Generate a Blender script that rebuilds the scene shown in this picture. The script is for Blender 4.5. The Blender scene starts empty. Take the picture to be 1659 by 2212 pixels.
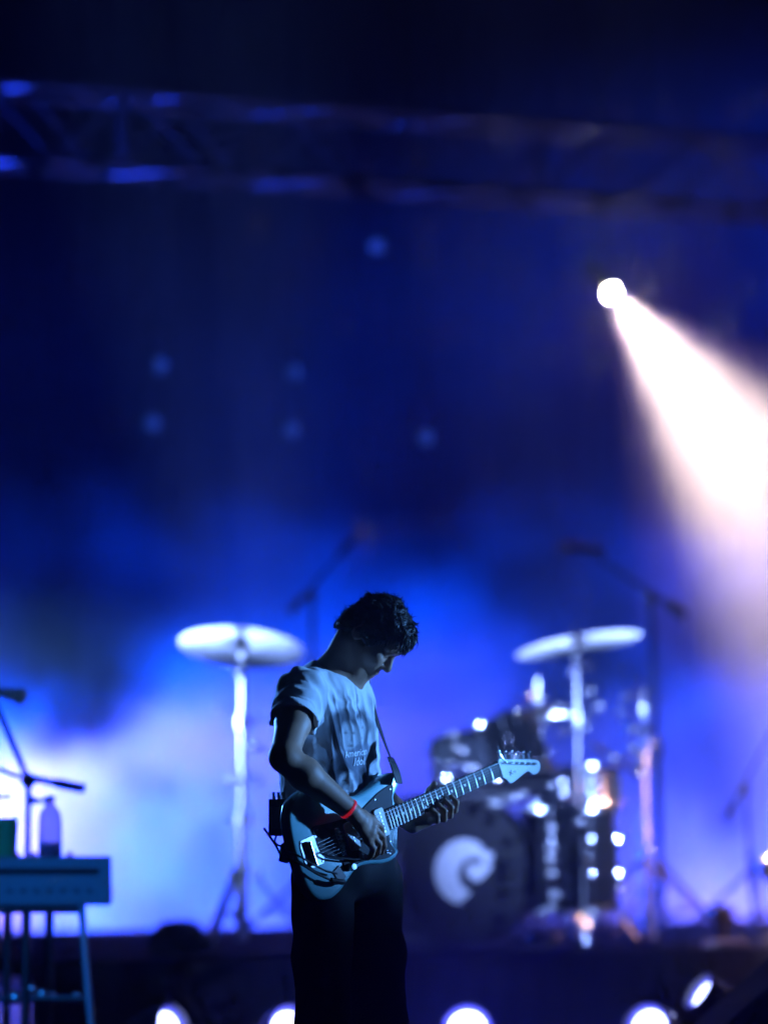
import bpy, bmesh, math, random
import numpy as np
from mathutils import Vector, Matrix, Euler, noise as mnoise

R = math.radians
SC = bpy.context.scene
COL = SC.collection
random.seed(7)
rng = np.random.default_rng(11)

# ------------------------------------------------------------------ camera
CAM_Z = 1.17
FPX = 135.0 / 36.0 * 2212.0          # focal length in units of a 1659 x 2212 frame
PITCH = math.atan(584.0 / FPX)
cam_d = bpy.data.cameras.new('camera')
cam = bpy.data.objects.new('camera', cam_d)
COL.objects.link(cam)
cam.location = (0, 0, CAM_Z)
cam.rotation_euler = (R(90) + PITCH, 0, 0)
cam_d.sensor_fit = 'VERTICAL'
cam_d.sensor_width = 27.0
cam_d.sensor_height = 36.0
cam_d.lens = 135.0
cam_d.clip_end = 400.0
cam_d.dof.use_dof = True
cam_d.dof.focus_distance = 10.50
cam_d.dof.aperture_fstop = 1.25
SC.camera = cam

def P(x, y, d):
    """a point d metres down the stage that lies along the line of sight (x, y) of the 1659 x 2212 frame"""
    cx, cy = (x - 829.5) / FPX, (1106.0 - y) / FPX
    s, c = math.sin(PITCH), math.cos(PITCH)
    wy = c - cy * s
    wz = s + cy * c
    k = d / wy
    return Vector((cx * k, d, CAM_Z + wz * k))

# ------------------------------------------------------------------ world: night
W = bpy.data.worlds.new('World')
SC.world = W
W.use_nodes = True
_nt = W.node_tree
_bg = _nt.nodes['Background']
_bg.inputs[0].default_value = (0.02, 0.05, 0.30, 1)      # night sky, next to nothing
_bg.inputs[1].default_value = 0.004

# ------------------------------------------------------------------ render settings
SC.view_settings.view_transform = 'Standard'
SC.view_settings.look = 'None'
SC.view_settings.exposure = 0.0
SC.view_settings.gamma = 1.0
SC.render.engine = 'CYCLES'
cy = SC.cycles
cy.use_denoising = True
try:
    cy.denoiser = 'OPENIMAGEDENOISE'
except Exception:
    pass
cy.use_adaptive_sampling = True
cy.adaptive_threshold = 0.035
cy.adaptive_min_samples = 16
cy.max_bounces = 5
cy.diffuse_bounces = 2
cy.glossy_bounces = 3
cy.transmission_bounces = 4
cy.transparent_max_bounces = 8
cy.volume_bounces = 0
cy.volume_step_rate = 2.0
cy.volume_max_steps = 128
cy.sample_clamp_indirect = 4.0
cy.caustics_reflective = False
cy.caustics_refractive = False

# ------------------------------------------------------------------ stage lights (unseen, some of them added for their effect; the lit ones in view are built below)
def spot(name, loc, target, power, color, angle, blend=0.6, radius=0.08):
    d = bpy.data.lights.new(name, 'SPOT')
    d.energy = power
    d.color = color
    d.spot_size = R(angle)
    d.spot_blend = blend
    d.shadow_soft_size = radius
    o = bpy.data.objects.new(name, d)
    COL.objects.link(o)
    o.location = loc
    v = Vector(target) - Vector(loc)
    o.rotation_euler = v.to_track_quat('-Z', 'Y').to_euler()
    return o

BLUE = (0.0, 0.045, 1.0)
CYAN = (0.0, 0.060, 1.0)
PALE = (0.62, 0.36, 1.0)
# front-of-house wash from the right, on the player
spot('front_wash_and_fill', (7.4, 11.6, 2.05), (-0.05, 10.55, 1.34), 8600, (0.12, 0.38, 1.0), 8.2, 1.0, 0.12)
# added narrow fill from the front left, to brighten the keyboard
spot('front_wash_and_fill', (-3.2, 3.0, 4.2), (-1.1, 13.0, 0.75), 5200, (0.01, 0.21, 1.0), 6.5, 0.9, 0.12)
# back light from up stage left, rim on the player
spot('back_rim_light', (-3.3, 16.6, 2.1), (-0.1, 10.6, 1.3), 5500, (0.10, 0.33, 1.0), 6, 0.6, 0.1)
# low washes in the smoke behind the drums: broad blue ones, plus added pale lamps that whiten the core as if clipped
spot('smoke_wash_light', (-5.0, 20.8, 0.8), (-0.4, 21.6, 1.22), 200000, CYAN, 29, 1.0, 0.15)
spot('added_smoke_core', (-5.0, 20.9, 0.8), (-0.4, 21.6, 0.90), 58000, PALE, 26, 1.0, 0.15)
spot('smoke_back_light', (-3.5, 24.6, 0.7), (-0.7, 20.4, 0.75), 60000, CYAN, 24, 1.0, 0.15)
spot('smoke_wash_light', (5.6, 21.0, 0.7), (1.2, 21.8, 1.1), 170000, CYAN, 28, 1.0, 0.15)
spot('added_smoke_core', (5.6, 21.1, 0.7), (1.2, 21.8, 0.80), 24000, PALE, 26, 1.0, 0.15)
# added, unseen up lights behind the platform, placed to gleam in the cymbals
spot('added_cymbal_uplight', (-0.55, 19.1, 0.14), (-0.58, 15.95, 1.75), 2600, (0.15, 0.28, 1.0), 10, 0.8, 0.08)
spot('added_cymbal_uplight', (1.12, 21.6, 0.16), (0.82, 16.3, 1.75), 3600, (0.20, 0.34, 1.0), 8, 0.8, 0.08)
# added fills for chrome glints on the kit, just off both platform ends
spot('kit_side_fill', (-2.3, 14.5, 1.7), (0.0, 16.0, 1.2), 1150, (0.26, 0.42, 1.0), 36, 0.9, 0.06)
spot('kit_side_fill', (2.5, 14.6, 1.6), (0.6, 16.1, 1.1), 1050, (0.24, 0.38, 1.0), 36, 0.9, 0.06)
spot('kit_warm_fill', (2.7, 15.9, 1.3), (1.1, 16.5, 0.8), 230, (1.0, 0.5, 0.42), 36, 0.9, 0.06)  # added; stands in for the beam's warm light on the kit
# deep blue washes from the roof
spot('roof_wash_light', (7.0, 23.0, 6.8), (1.2, 21.0, 3.2), 12000, BLUE, 36, 1.0, 0.15)
spot('roof_wash_light', (-6.5, 20.0, 7.6), (1.2, 22.0, 3.6), 600, BLUE, 40, 1.0, 0.15)
spot('truss_blue_fill', (-4.4, 14.8, 2.2), (-0.8, 17.4, 4.0), 1900, (0.01, 0.05, 1.0), 34, 1.0, 0.06)  # added from below to turn the truss blue
# the lit spotlight in view: a warm white beam towards the right of the stage front, hot core, soft spill, faint halo
LAMP = P(1320, 632, 19.2)
LAMP_DIR = Vector((0.38, -0.80, -0.66)).normalized()
spot('beam_light', LAMP + LAMP_DIR * 0.06, LAMP + LAMP_DIR, 17500, (1.0, 0.75, 0.58), 34, 1.0, 0.03)
spot('beam_spill_light', LAMP + LAMP_DIR * 0.06, LAMP + LAMP_DIR, 2300, (0.70, 0.46, 0.80), 47, 1.0, 0.03)
spot('lamp_halo_light', LAMP + LAMP_DIR * 0.08, LAMP + LAMP_DIR, 9, (1.0, 0.40, 0.40), 150, 1.0, 0.03)

# ------------------------------------------------------------------ materials
MATS = {}
def principled(name, col, rough=0.6, metal=0.0, bump=0.0, bscale=60.0, var=0.12, vscale=8.0, spec=0.5, emit=None, estr=0.0, coat=0.0, trans=0.0):
    if name in MATS:
        return MATS[name]
    m = bpy.data.materials.new(name)
    m.use_nodes = True
    nt = m.node_tree
    b = nt.nodes['Principled BSDF']
    b.inputs['Roughness'].default_value = rough
    b.inputs['Metallic'].default_value = metal
    b.inputs['Specular IOR Level'].default_value = spec
    b.inputs['Coat Weight'].default_value = coat
    b.inputs['Transmission Weight'].default_value = trans
    tc = nt.nodes.new('ShaderNodeTexCoord')
    n = nt.nodes.new('ShaderNodeTexNoise')
    n.inputs['Scale'].default_value = vscale
    n.inputs['Detail'].default_value = 4
    nt.links.new(tc.outputs['Object'], n.inputs['Vector'])
    mix = nt.nodes.new('ShaderNodeMix')
    mix.data_type = 'RGBA'
    mix.inputs[6].default_value = (*[max(0, c * (1 - var)) for c in col], 1)
    mix.inputs[7].default_value = (*[min(1, c * (1 + var)) for c in col], 1)
    nt.links.new(n.outputs['Fac'], mix.inputs[0])
    nt.links.new(mix.outputs[2], b.inputs['Base Color'])
    if bump > 0:
        n2 = nt.nodes.new('ShaderNodeTexNoise')
        n2.inputs['Scale'].default_value = bscale
        n2.inputs['Detail'].default_value = 3
        nt.links.new(tc.outputs['Object'], n2.inputs['Vector'])
        bp = nt.nodes.new('ShaderNodeBump')
        bp.inputs['Strength'].default_value = bump
        bp.inputs['Distance'].default_value = 0.01
        nt.links.new(n2.outputs['Fac'], bp.inputs['Height'])
        nt.links.new(bp.outputs['Normal'], b.inputs['Normal'])
    if emit:
        b.inputs['Emission Color'].default_value = (*emit, 1)
        b.inputs['Emission Strength'].default_value = estr
    MATS[name] = m
    return m

BLACK = principled('black_paint', (0.012, 0.012, 0.013), 0.45)
BLACK_MATTE = principled('black_matte', (0.01, 0.01, 0.011), 0.85)
CHROME = principled('chrome', (0.75, 0.76, 0.78), 0.16, 1.0, var=0.05)
SATIN = principled('satin_chrome', (0.80, 0.81, 0.82), 0.34, 1.0, var=0.05)
STEEL = principled('brushed_steel', (0.5, 0.5, 0.52), 0.32, 1.0)
ALU = principled('aluminium_tube', (0.24, 0.26, 0.30), 0.40, 0.8)
BRASS = principled('cymbal_bronze', (0.72, 0.60, 0.36), 0.22, 1.0, bump=0.05, bscale=220)
DRUM_BLACK = principled('drum_lacquer', (0.012, 0.012, 0.014), 0.14, coat=0.5)
DRUM_SKIN = principled('drum_skin', (0.72, 0.72, 0.70), 0.5)
HEAD_BLACK = principled('black_drum_skin', (0.004, 0.004, 0.005), 0.5, spec=0.15)
HEAD_PRINT = principled('white_emblem', (0.75, 0.75, 0.76), 0.5)
RUBBER = principled('rubber', (0.015, 0.015, 0.016), 0.8)
STAGE = principled('stage_floor', (0.008, 0.008, 0.009), 0.5, bump=0.15, bscale=40)
CURTAIN = principled('black_drape', (0.008, 0.008, 0.009), 1.0, spec=0.05)
GROUND = principled('pit_ground', (0.05, 0.05, 0.05), 0.9)

# ------------------------------------------------------------------ mesh helpers
class MB:
    def __init__(self):
        self.v, self.f = [], []
    def add(self, vs, fs):
        o = len(self.v)
        self.v += [tuple(p) for p in vs]
        self.f += [tuple(i + o for i in f) for f in fs]
        return self
    def box(self, c, s, rot=None):
        c = Vector(c); h = [k / 2 for k in s]
        M = rot if rot is not None else Matrix.Identity(3)
        vs = [c + M @ Vector((x * h[0], y * h[1], z * h[2])) for x in (-1, 1) for y in (-1, 1) for z in (-1, 1)]
        return self.add(vs, [(0, 1, 3, 2), (4, 6, 7, 5), (0, 4, 5, 1), (2, 3, 7, 6), (0, 2, 6, 4), (1, 5, 7, 3)])
    def tube(self, pts, r, n=10, cap=True, flat=None):
        pts = [Vector(p) for p in pts]
        rs = r if isinstance(r, (list, tuple)) else [r] * len(pts)
        rings = []
        up = None
        for i, p in enumerate(pts):
            t = (pts[min(i + 1, len(pts) - 1)] - pts[max(i - 1, 0)])
            t = t.normalized() if t.length > 1e-9 else Vector((0, 0, 1))
            if up is None:
                a = Vector((0, 0, 1)) if abs(t.z) < 0.9 else Vector((1, 0, 0))
                up = t.cross(a).normalized()
            else:
                up = (up - t * up.dot(t)).normalized()
            w = t.cross(up)
            rings.append([p + (up * math.cos(2 * math.pi * k / n) + w * math.sin(2 * math.pi * k / n) * (flat or 1.0)) * rs[i] for k in range(n)])
        vs = [p for rg in rings for p in rg]
        fs = []
        for i in range(len(rings) - 1):
            for k in range(n):
                a, b = i * n + k, i * n + (k + 1) % n
                fs.append((a, b, b + n, a + n))
        if cap:
            fs.append(tuple(range(n - 1, -1, -1)))
            m = (len(rings) - 1) * n
            fs.append(tuple(m + k for k in range(n)))
        return self.add(vs, fs)
    def lathe(self, prof, n=32, origin=(0, 0, 0), axis=(0, 0, 1), closed=False):
        """profile of (radius, height) pairs turned about the axis"""
        ax = Vector(axis).normalized()
        q = Vector((0, 0, 1)).rotation_difference(ax)
        o = Vector(origin)
        vs, idx = [], []
        for r_, h in prof:
            if r_ < 1e-7:
                idx.append([len(vs)] * n)
                vs.append(o + q @ Vector((0, 0, h)))
            else:
                idx.append([len(vs) + k for k in range(n)])
                vs += [o + q @ Vector((r_ * math.cos(2 * math.pi * k / n), r_ * math.sin(2 * math.pi * k / n), h)) for k in range(n)]
        fs = []
        seq = list(range(len(prof)))
        pairs = list(zip(seq[:-1], seq[1:])) + ([(seq[-1], seq[0])] if closed else [])
        for i, j in pairs:
            for k in range(n):
                a, b, c, d = idx[i][k], idx[i][(k + 1) % n], idx[j][(k + 1) % n], idx[j][k]
                f = []
                for t in (a, b, c, d):
                    if t not in f:
                        f.append(t)
                if len(f) > 2:
                    fs.append(tuple(f))
        return self.add(vs, fs)
    def prism(self, outline, z0, z1, M=None):
        """outline of (x, y) extruded from z0 to z1"""
        M = M or Matrix.Identity(4)
        n = len(outline)
        vs = [M @ Vector((x, y, z0)) for x, y in outline] + [M @ Vector((x, y, z1)) for x, y in outline]
        fs = [tuple(range(n - 1, -1, -1)), tuple(range(n, 2 * n))]
        fs += [(k, (k + 1) % n, n + (k + 1) % n, n + k) for k in range(n)]
        return self.add(vs, fs)
    def ball(self, c, r, n=12, m=8, M=None):
        r = r if isinstance(r, (list, tuple)) else (r, r, r)
        M = M or Matrix.Identity(3)
        c = Vector(c)
        vs = [c + M @ Vector((0, 0, r[2]))]
        for i in range(1, m):
            t = math.pi * i / m
            vs += [c + M @ Vector((r[0] * math.sin(t) * math.cos(2 * math.pi * k / n), r[1] * math.sin(t) * math.sin(2 * math.pi * k / n), r[2] * math.cos(t))) for k in range(n)]
        vs.append(c + M @ Vector((0, 0, -r[2])))
        fs = [(0, 1 + k, 1 + (k + 1) % n) for k in range(n)]
        for i in range(m - 2):
            for k in range(n):
                a, b = 1 + i * n + k, 1 + i * n + (k + 1) % n
                fs.append((a, a + n, b + n, b))
        l = len(vs) - 1
        fs += [(l, 1 + (m - 2) * n + (k + 1) % n, 1 + (m - 2) * n + k) for k in range(n)]
        return self.add(vs, fs)
    def build(self, name, mat, parent=None, smooth=True, bevel=0.0, sharp=35):
        me = bpy.data.meshes.new(name)
        me.from_pydata([tuple(p) for p in self.v], [], self.f)
        me.validate()
        bm = bmesh.new(); bm.from_mesh(me)
        bmesh.ops.recalc_face_normals(bm, faces=bm.faces)
        bm.to_mesh(me); bm.free()
        if smooth:
            me.polygons.foreach_set('use_smooth', [True] * len(me.polygons))
            try:
                me.set_sharp_from_angle(angle=R(sharp))
            except Exception:
                pass
        me.materials.append(mat)
        o = bpy.data.objects.new(name, me)
        COL.objects.link(o)
        if parent:
            o.parent = parent
        if bevel:
            md = o.modifiers.new('bevel', 'BEVEL')
            md.width = bevel; md.segments = 2; md.limit_method = 'ANGLE'
        return o

def tag(o, label=None, cat=None, group=None, kind=None):
    if label: o['label'] = label
    if cat: o['category'] = cat
    if group: o['group'] = group
    if kind: o['kind'] = kind
    return o

def thing(name, loc, label, cat, group=None, rz=0.0):
    o = bpy.data.objects.new(name, None)
    o.empty_display_size = 0.1
    COL.objects.link(o)
    o.location = loc
    o.rotation_euler = (0, 0, rz)
    tag(o, label, cat, group)
    return o

def copy_tree(o, parent=None):
    c = o.copy()
    COL.objects.link(c)
    c.parent = parent
    for ch in list(o.children):
        copy_tree(ch, c)
    return c

# ------------------------------------------------------------------ the setting
tag(MB().add([(-30, -30, -0.62), (30, -30, -0.62), (30, 31, -0.62), (-30, 31, -0.62)], [(0, 1, 2, 3)]).build('ground', GROUND), kind='structure')
deck = MB().box((0, 18.0, -0.3), (20, 22, 0.6)).build('stage_floor', STAGE)
tag(deck, kind='structure')
# pleated black drape across the back of the stage
cur = MB()
nx = 900
vs = []
for i in range(nx + 1):
    x = -9 + 18 * i / nx
    y = 27.6 + 0.07 * math.sin(x * 17 + 1.3 * math.sin(x * 3.1)) + 0.025 * math.sin(x * 41 + 2 * math.sin(x * 2))
    vs += [(x, y, 0.0), (x, y, 9.5), (x, y + 0.03, 9.5), (x, y + 0.03, 0.0)]
fs = []
for i in range(nx):
    a, b = 4 * i, 4 * i + 4
    fs += [(a, b, b + 1, a + 1), (a + 3, a + 2, b + 2, b + 3), (a + 1, b + 1, b + 2, a + 2)]
cur.add(vs, fs)
tag(cur.build('backdrop_curtain', CURTAIN), 'tall black pleated drape across the back of the stage', 'curtain')

# the air: one closed box of even haze
hz = MB().box((0, 0.5, 5.0), (64, 63.5, 13.4)).build('haze', BLACK, smooth=False)
hm = bpy.data.materials.new('haze_air'); hm.use_nodes = True
hm.node_tree.nodes.remove(hm.node_tree.nodes['Principled BSDF'])
pv = hm.node_tree.nodes.new('ShaderNodeVolumePrincipled')
pv.inputs['Color'].default_value = (0.92, 0.94, 1.0, 1)
pv.inputs['Density'].default_value = 0.020
pv.inputs['Anisotropy'].default_value = 0.45
hm.node_tree.links.new(pv.outputs[0], hm.node_tree.nodes['Material Output'].inputs['Volume'])
hz.data.materials.clear(); hz.data.materials.append(hm)
tag(hz, 'thin even stage haze filling the air', 'haze', kind='stuff')

# billowing smoke behind the drums
def smoke(name, lo, hi, dens, scale, thr, top, label, seed):
    o = MB().box([(a + b) / 2 for a, b in zip(lo, hi)], [b - a for a, b in zip(lo, hi)]).build(name, BLACK, smooth=False)
    m = bpy.data.materials.new(name); m.use_nodes = True
    nt = m.node_tree; nt.nodes.remove(nt.nodes['Principled BSDF'])
    N = nt.nodes.new; L = nt.links.new
    pv = N('ShaderNodeVolumePrincipled')
    pv.inputs['Color'].default_value = (0.95, 0.96, 1.0, 1)
    pv.inputs['Anisotropy'].default_value = 0.1
    geo = N('ShaderNodeNewGeometry')
    no = N('ShaderNodeTexNoise'); no.noise_dimensions = '4D'
    no.inputs['W'].default_value = seed
    no.inputs['Scale'].default_value = scale; no.inputs['Detail'].default_value = 3.0; no.inputs['Roughness'].default_value = 0.55
    L(geo.outputs['Position'], no.inputs['Vector'])
    mr = N('ShaderNodeMapRange'); mr.inputs[1].default_value = thr; mr.inputs[2].default_value = thr + 0.20
    L(no.outputs['Fac'], mr.inputs[0])
    # the bank thins out upwards; its top rolls with the same noise
    sx = N('ShaderNodeSeparateXYZ'); L(geo.outputs['Position'], sx.inputs[0])
    ad = N('ShaderNodeMath'); ad.operation = 'MULTIPLY_ADD'
    L(no.outputs['Fac'], ad.inputs[0]); ad.inputs[1].default_value = -2.2; L(sx.outputs['Z'], ad.inputs[2])
    hr = N('ShaderNodeMapRange'); hr.interpolation_type = 'SMOOTHSTEP'
    hr.inputs[1].default_value = top[1] - 1.1; hr.inputs[2].default_value = top[0] - 1.1
    hr.inputs[3].default_value = 0.0; hr.inputs[4].default_value = 1.0
    L(ad.outputs[0], hr.inputs[0])
    mu = N('ShaderNodeMath'); mu.operation = 'MULTIPLY'; L(mr.outputs[0], mu.inputs[0]); L(hr.outputs[0], mu.inputs[1])
    m2 = N('ShaderNodeMath'); m2.operation = 'MULTIPLY'; L(mu.outputs[0], m2.inputs[0]); m2.inputs[1].default_value = dens
    L(m2.outputs[0], pv.inputs['Density'])
    L(pv.outputs[0], nt.nodes['Material Output'].inputs['Volume'])
    o.data.materials.clear(); o.data.materials.append(m)
    tag(o, label, 'smoke', kind='stuff')
    return o
smoke('smoke_bank', (-3.6, 20.6, 0.02), (3.8, 22.2, 3.6), 2.2, 1.15, 0.415, (1.4, 2.75), 'low rolling bank of pale stage smoke behind the drums', 15.2)
smoke('smoke_drift', (-4.0, 17.9, 1.9), (4.5, 24.4, 6.6), 0.045, 0.75, 0.46, (20.0, 30.0), 'thin uneven smoke drifting high under the truss', 5.0)

# ================================================================== the stage, turned 24 degrees to the lens
YAW = R(24)
RDIR = Vector((math.cos(YAW), math.sin(YAW), 0))      # along the stage, to the right
BDIR = Vector((-math.sin(YAW), math.cos(YAW), 0))     # up stage
UP = Vector((0, 0, 1))
RISER_Z = 0.49

def at(x, d, z):
    """ground position on the sight line x at depth d, height z"""
    return Vector(((x - 829.5) / FPX * d * 1.0005, d, z))

# ------------------------------------------------------------------ drum riser
ro = Vector((-1.33, 14.6, 0))
riser = thing('drum_riser', ro, 'long black platform under the drum kit with a black skirt', 'platform', rz=YAW)
L_, D_ = 5.4, 2.9
MB().box((L_ / 2, D_ / 2, RISER_Z - 0.03), (L_, D_, 0.06)).build('deck', principled('riser_carpet', (0.005, 0.005, 0.006), 1.0, bump=0.3, bscale=300, spec=0.03), riser, bevel=0.004)
for k in range(6):
    w = L_ / 6
    sk = MB(); n = 24; vs = []
    for i in range(n + 1):
        x = k * w - 0.01 + (w + 0.02) * i / n
        y = -0.032 + 0.006 * (k % 2) * 2.0 + 0.007 * math.sin(i * 1.9 + k) + 0.003 * math.sin(i * 4.7)
        vs += [(x, y, 0.0), (x, y, RISER_Z - 0.012), (x, y + 0.008, RISER_Z - 0.012), (x, y + 0.008, 0)]
    fs = []
    for i in range(n):
        a, b = 4 * i, 4 * i + 4
        fs += [(a, b, b + 1, a + 1), (a + 3, a + 2, b + 2, b + 3), (a + 1, b + 1, b + 2, a + 2), (a, a + 3, b + 3, b)]
    sk.add(vs, fs).build('skirt_panel', CURTAIN, riser)
for x in (0.08, L_ / 2, L_ - 0.08):
    for y in (0.12, D_ - 0.1):
        MB().tube([(x, y, 0), (x, y, RISER_Z - 0.06)], 0.025).build('leg', BLACK, riser)

# ------------------------------------------------------------------ hardware builders
def tripod(root, h, spread=0.30, r=0.011, mat=CHROME, hub=0.34, rot=0.3, double=True):
    """three braced legs round a stand's tube; root-local"""
    for k in range(3):
        a = rot + 2 * math.pi * k / 3
        e = Vector((math.cos(a) * spread, math.sin(a) * spread, 0.012))
        t = Vector((-math.sin(a), math.cos(a), 0)) * 0.010
        m = MB()
        top = Vector((math.cos(a) * 0.02, math.sin(a) * 0.02, hub))
        for s in ((-1, 1) if double else (0,)):
            m.tube([top + t * s, e + t * s * 0.4], r * (0.6 if double else 0.8), 8)
        lg = m.build('leg', mat, root)
        MB().ball(e + Vector((0, 0, 0.004)), (0.016, 0.016, 0.016), 8, 6).build('rubber_foot', RUBBER, lg)
        mid = top.lerp(e, 0.55)
        MB().tube([(0, 0, hub * 0.28), mid], r * 0.5, 6).build('brace', mat, root)
    MB().tube([(0, 0, hub - 0.03), (0, 0, hub + 0.03)], r * 2.0, 12).build('collar', mat, root)

def wing_nut(root, p, ax=(1, 0, 0), mat=CHROME, s=1.0):
    a = Vector(ax).normalized(); p = Vector(p)
    b = a.cross(UP).normalized() if abs(a.z) < 0.9 else Vector((1, 0, 0))
    m = MB().tube([p, p + a * 0.028 * s], 0.006 * s, 8)
    for q in (-1, 1):
        m.ball(p + a * 0.032 * s + b * 0.012 * q * s + UP * 0.002, (0.006 * s, 0.011 * s, 0.008 * s), 8, 6)
    return m.build('wing_nut', mat, root)

def straight_stand(name, loc, h, label, cat, mats=(CHROME, CHROME), group=None, rot=0.3, tip=None, spread=0.28, r0=0.013):
    root = thing(name, loc, label, cat, group)
    lo, hi = mats
    tripod(root, h, mat=lo, rot=rot, spread=spread)
    h1, h2 = h * 0.42, h * 0.74
    MB().tube([(0, 0, 0.03), (0, 0, h1)], r0, 12).build('lower_tube', lo, root)
    MB().tube([(0, 0, h1 - 0.03), (0, 0, h1 + 0.025)], r0 * 1.7, 12).build('collar', lo, root)
    wing_nut(root, (-r0 * 1.3, 0, h1), (-1, -0.3, 0), lo, 1.3)
    MB().tube([(0, 0, h1), (0, 0, h2)], r0 * 0.8, 12).build('middle_tube', lo, root)
    MB().tube([(0, 0, h2 - 0.03), (0, 0, h2 + 0.02)], r0 * 1.5, 12).build('collar', hi, root)
    wing_nut(root, (r0 * 1.2, 0, h2), (1, -0.4, 0), hi, 1.3)
    MB().tube([(0, 0, h2), (0, 0, h - 0.05)], r0 * 0.62, 12).build('upper_tube', hi, root)
    return root

def cymbal(loc, r, normal, label, group=None, bow=0.026):
    """a bowed bronze disc with a raised bell, lathe grooves in the profile"""
    root = thing('cymbal', loc, label, 'cymbal', group)
    prof = [(0.006, 0.017), (0.02, 0.0165), (0.036, 0.011), (0.048, 0.002), (0.052, -0.001)]
    n = 26
    for i in range(1, n + 1):
        t = i / n
        rr = 0.052 + (r - 0.052) * t
        prof.append((rr, -0.001 - bow * t ** 1.7 + 0.0004 * (i % 2)))
    back = [(a, b - 0.0016) for a, b in reversed(prof)]
    q = Vector((0, 0, 1)).rotation_difference(Vector(normal))
    o = MB().lathe(prof + back, 64, closed=True).build('disc', BRASS, root)
    o.rotation_mode = 'QUATERNION'; o.rotation_quaternion = q
    for nm, pr, mt in (('felt_washer', [(0.0, 0.012), (0.019, 0.012), (0.019, 0.03), (0.0, 0.03)], RUBBER),
                       ('nut', [(0, 0.028), (0.009, 0.03), (0.009, 0.052), (0, 0.054)], CHROME),
                       ('sleeve', [(0, -0.05), (0.016, -0.05), (0.016, -0.004), (0, -0.004)], CHROME)):
        o = MB().lathe(pr, 16).build(nm, mt, root)
        o.rotation_mode = 'QUATERNION'; o.rotation_quaternion = q
    return root

def drum(name, loc, r, h, axis, label, cat, shell=DRUM_BLACK, lugs=8, top=DRUM_SKIN, bottom=HEAD_BLACK, hoop=CHROME, group=None, hoop_w=0.02):
    """shell, two hoops, two skins, lugs with tension rods; origin in the middle of the shell, axis towards the batter side"""
    root = thing(name, loc, label, cat, group)
    q = Vector((0, 0, 1)).rotation_difference(Vector(axis).normalized()).to_matrix()
    def b(m, nm, mt, par=root):
        m.v = [tuple(q @ Vector(p)) for p in m.v]
        return m.build(nm, mt, par)
    t = 0.006
    b(MB().lathe([(r, -h / 2), (r, h / 2), (r - t, h / 2), (r - t, -h / 2)], 48, closed=True), 'shell', shell)
    for s, mt in ((1, top), (-1, bottom)):
        b(MB().lathe([(0, s * (h / 2 + 0.004)), (r - 0.002, s * (h / 2 + 0.004)), (r + 0.002, s * (h / 2 - 0.006)), (r + 0.002, s * (h / 2 - 0.010))], 48), 'drum_skin', mt)
        z0, z1 = s * (h / 2 - 0.012), s * (h / 2 + hoop_w)
        b(MB().lathe([(r + 0.004, z0), (r + 0.015, z0), (r + 0.010, (z0 + z1) / 2), (r + 0.013, z1), (r + 0.004, z1)], 48, closed=True), 'hoop', hoop)
    for k in range(lugs):
        a = 2 * math.pi * (k + 0.5) / lugs
        c = Vector((math.cos(a), math.sin(a), 0))
        m = MB()
        m.ball(c * (r + 0.012) + UP * (h * 0.18), (0.014, 0.014, 0.032), 8, 6)
        m.ball(c * (r + 0.012) - UP * (h * 0.18), (0.014, 0.014, 0.032), 8, 6)
        m.tube([c * (r + 0.008) - UP * (h * 0.18), c * (r + 0.008) + UP * (h * 0.18)], 0.009, 6)
        lg = b(m, 'lug', CHROME)
        b(MB().tube([c * (r + 0.014) - UP * (h / 2 + 0.01), c * (r + 0.014) + UP * (h / 2 + 0.01)], 0.004, 6), 'tension_rod', CHROME, lg)
    return root, q

# ------------------------------------------------------------------ bass drum with emblem
BR = 0.295
bl = at(960, 15.95, RISER_Z + BR + 0.022)
FWD = -BDIR
wood = principled('black_hoop', (0.015, 0.015, 0.018), 0.2, coat=0.6)
bd, q = drum('bass_drum', bl, BR, 0.42, FWD, 'large black bass drum with a white round emblem on its front skin', 'bass drum',
             lugs=10, top=HEAD_BLACK, bottom=DRUM_SKIN, hoop=wood, hoop_w=0.03)
# emblem: a pale swirl, open to the lower right, with a small rounded form inside it
def emb(pts, nm, z=0.2165):
    m = MB().prism(pts, z, z + 0.0015)
    E = Matrix((RDIR, UP, FWD)).transposed()
    m.v = [tuple(E @ Vector(p)) for p in m.v]
    return m.build(nm, HEAD_PRINT, bd)
def arc_shape(c, ro_, ri, a0, a1, n=26, ecc=(1, 1), shift=(0, 0)):
    o = [(c[0] + ro_ * ecc[0] * math.cos(R(a0 + (a1 - a0) * i / n)), c[1] + ro_ * ecc[1] * math.sin(R(a0 + (a1 - a0) * i / n))) for i in range(n + 1)]
    i_ = [(c[0] + shift[0] + ri * math.cos(R(a1 + (a0 - a1) * i / n)), c[1] + shift[1] + ri * math.sin(R(a1 + (a0 - a1) * i / n))) for i in range(n + 1)]
    return o + i_
EMX = -0.015
emb(arc_shape((EMX, 0.0), 0.132, 0.070, 52, 262, shift=(0.045, -0.012)), 'emblem')
emb([(EMX + 0.060 + 0.056 * math.cos(t) * (1 + 0.18 * math.cos(3 * t)), 0.008 + 0.034 * math.sin(t) + 0.014 * math.cos(2 * t)) for t in [2 * math.pi * i / 28 for i in range(28)]], 'emblem')
emb([(EMX + 0.100 + 0.030 * math.cos(t), 0.060 + 0.022 * math.sin(t)) for t in [2 * math.pi * i / 18 for i in range(18)]], 'emblem', 0.2185)
for s in (-1, 1):
    f = MB()
    f.tube([RDIR * s * BR * 0.82 + FWD * 0.08 - UP * BR * 0.55, RDIR * s * (BR + 0.10) + FWD * 0.16 - UP * (BR + 0.015)], 0.007, 8)
    f.build('spur', CHROME, bd)
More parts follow.
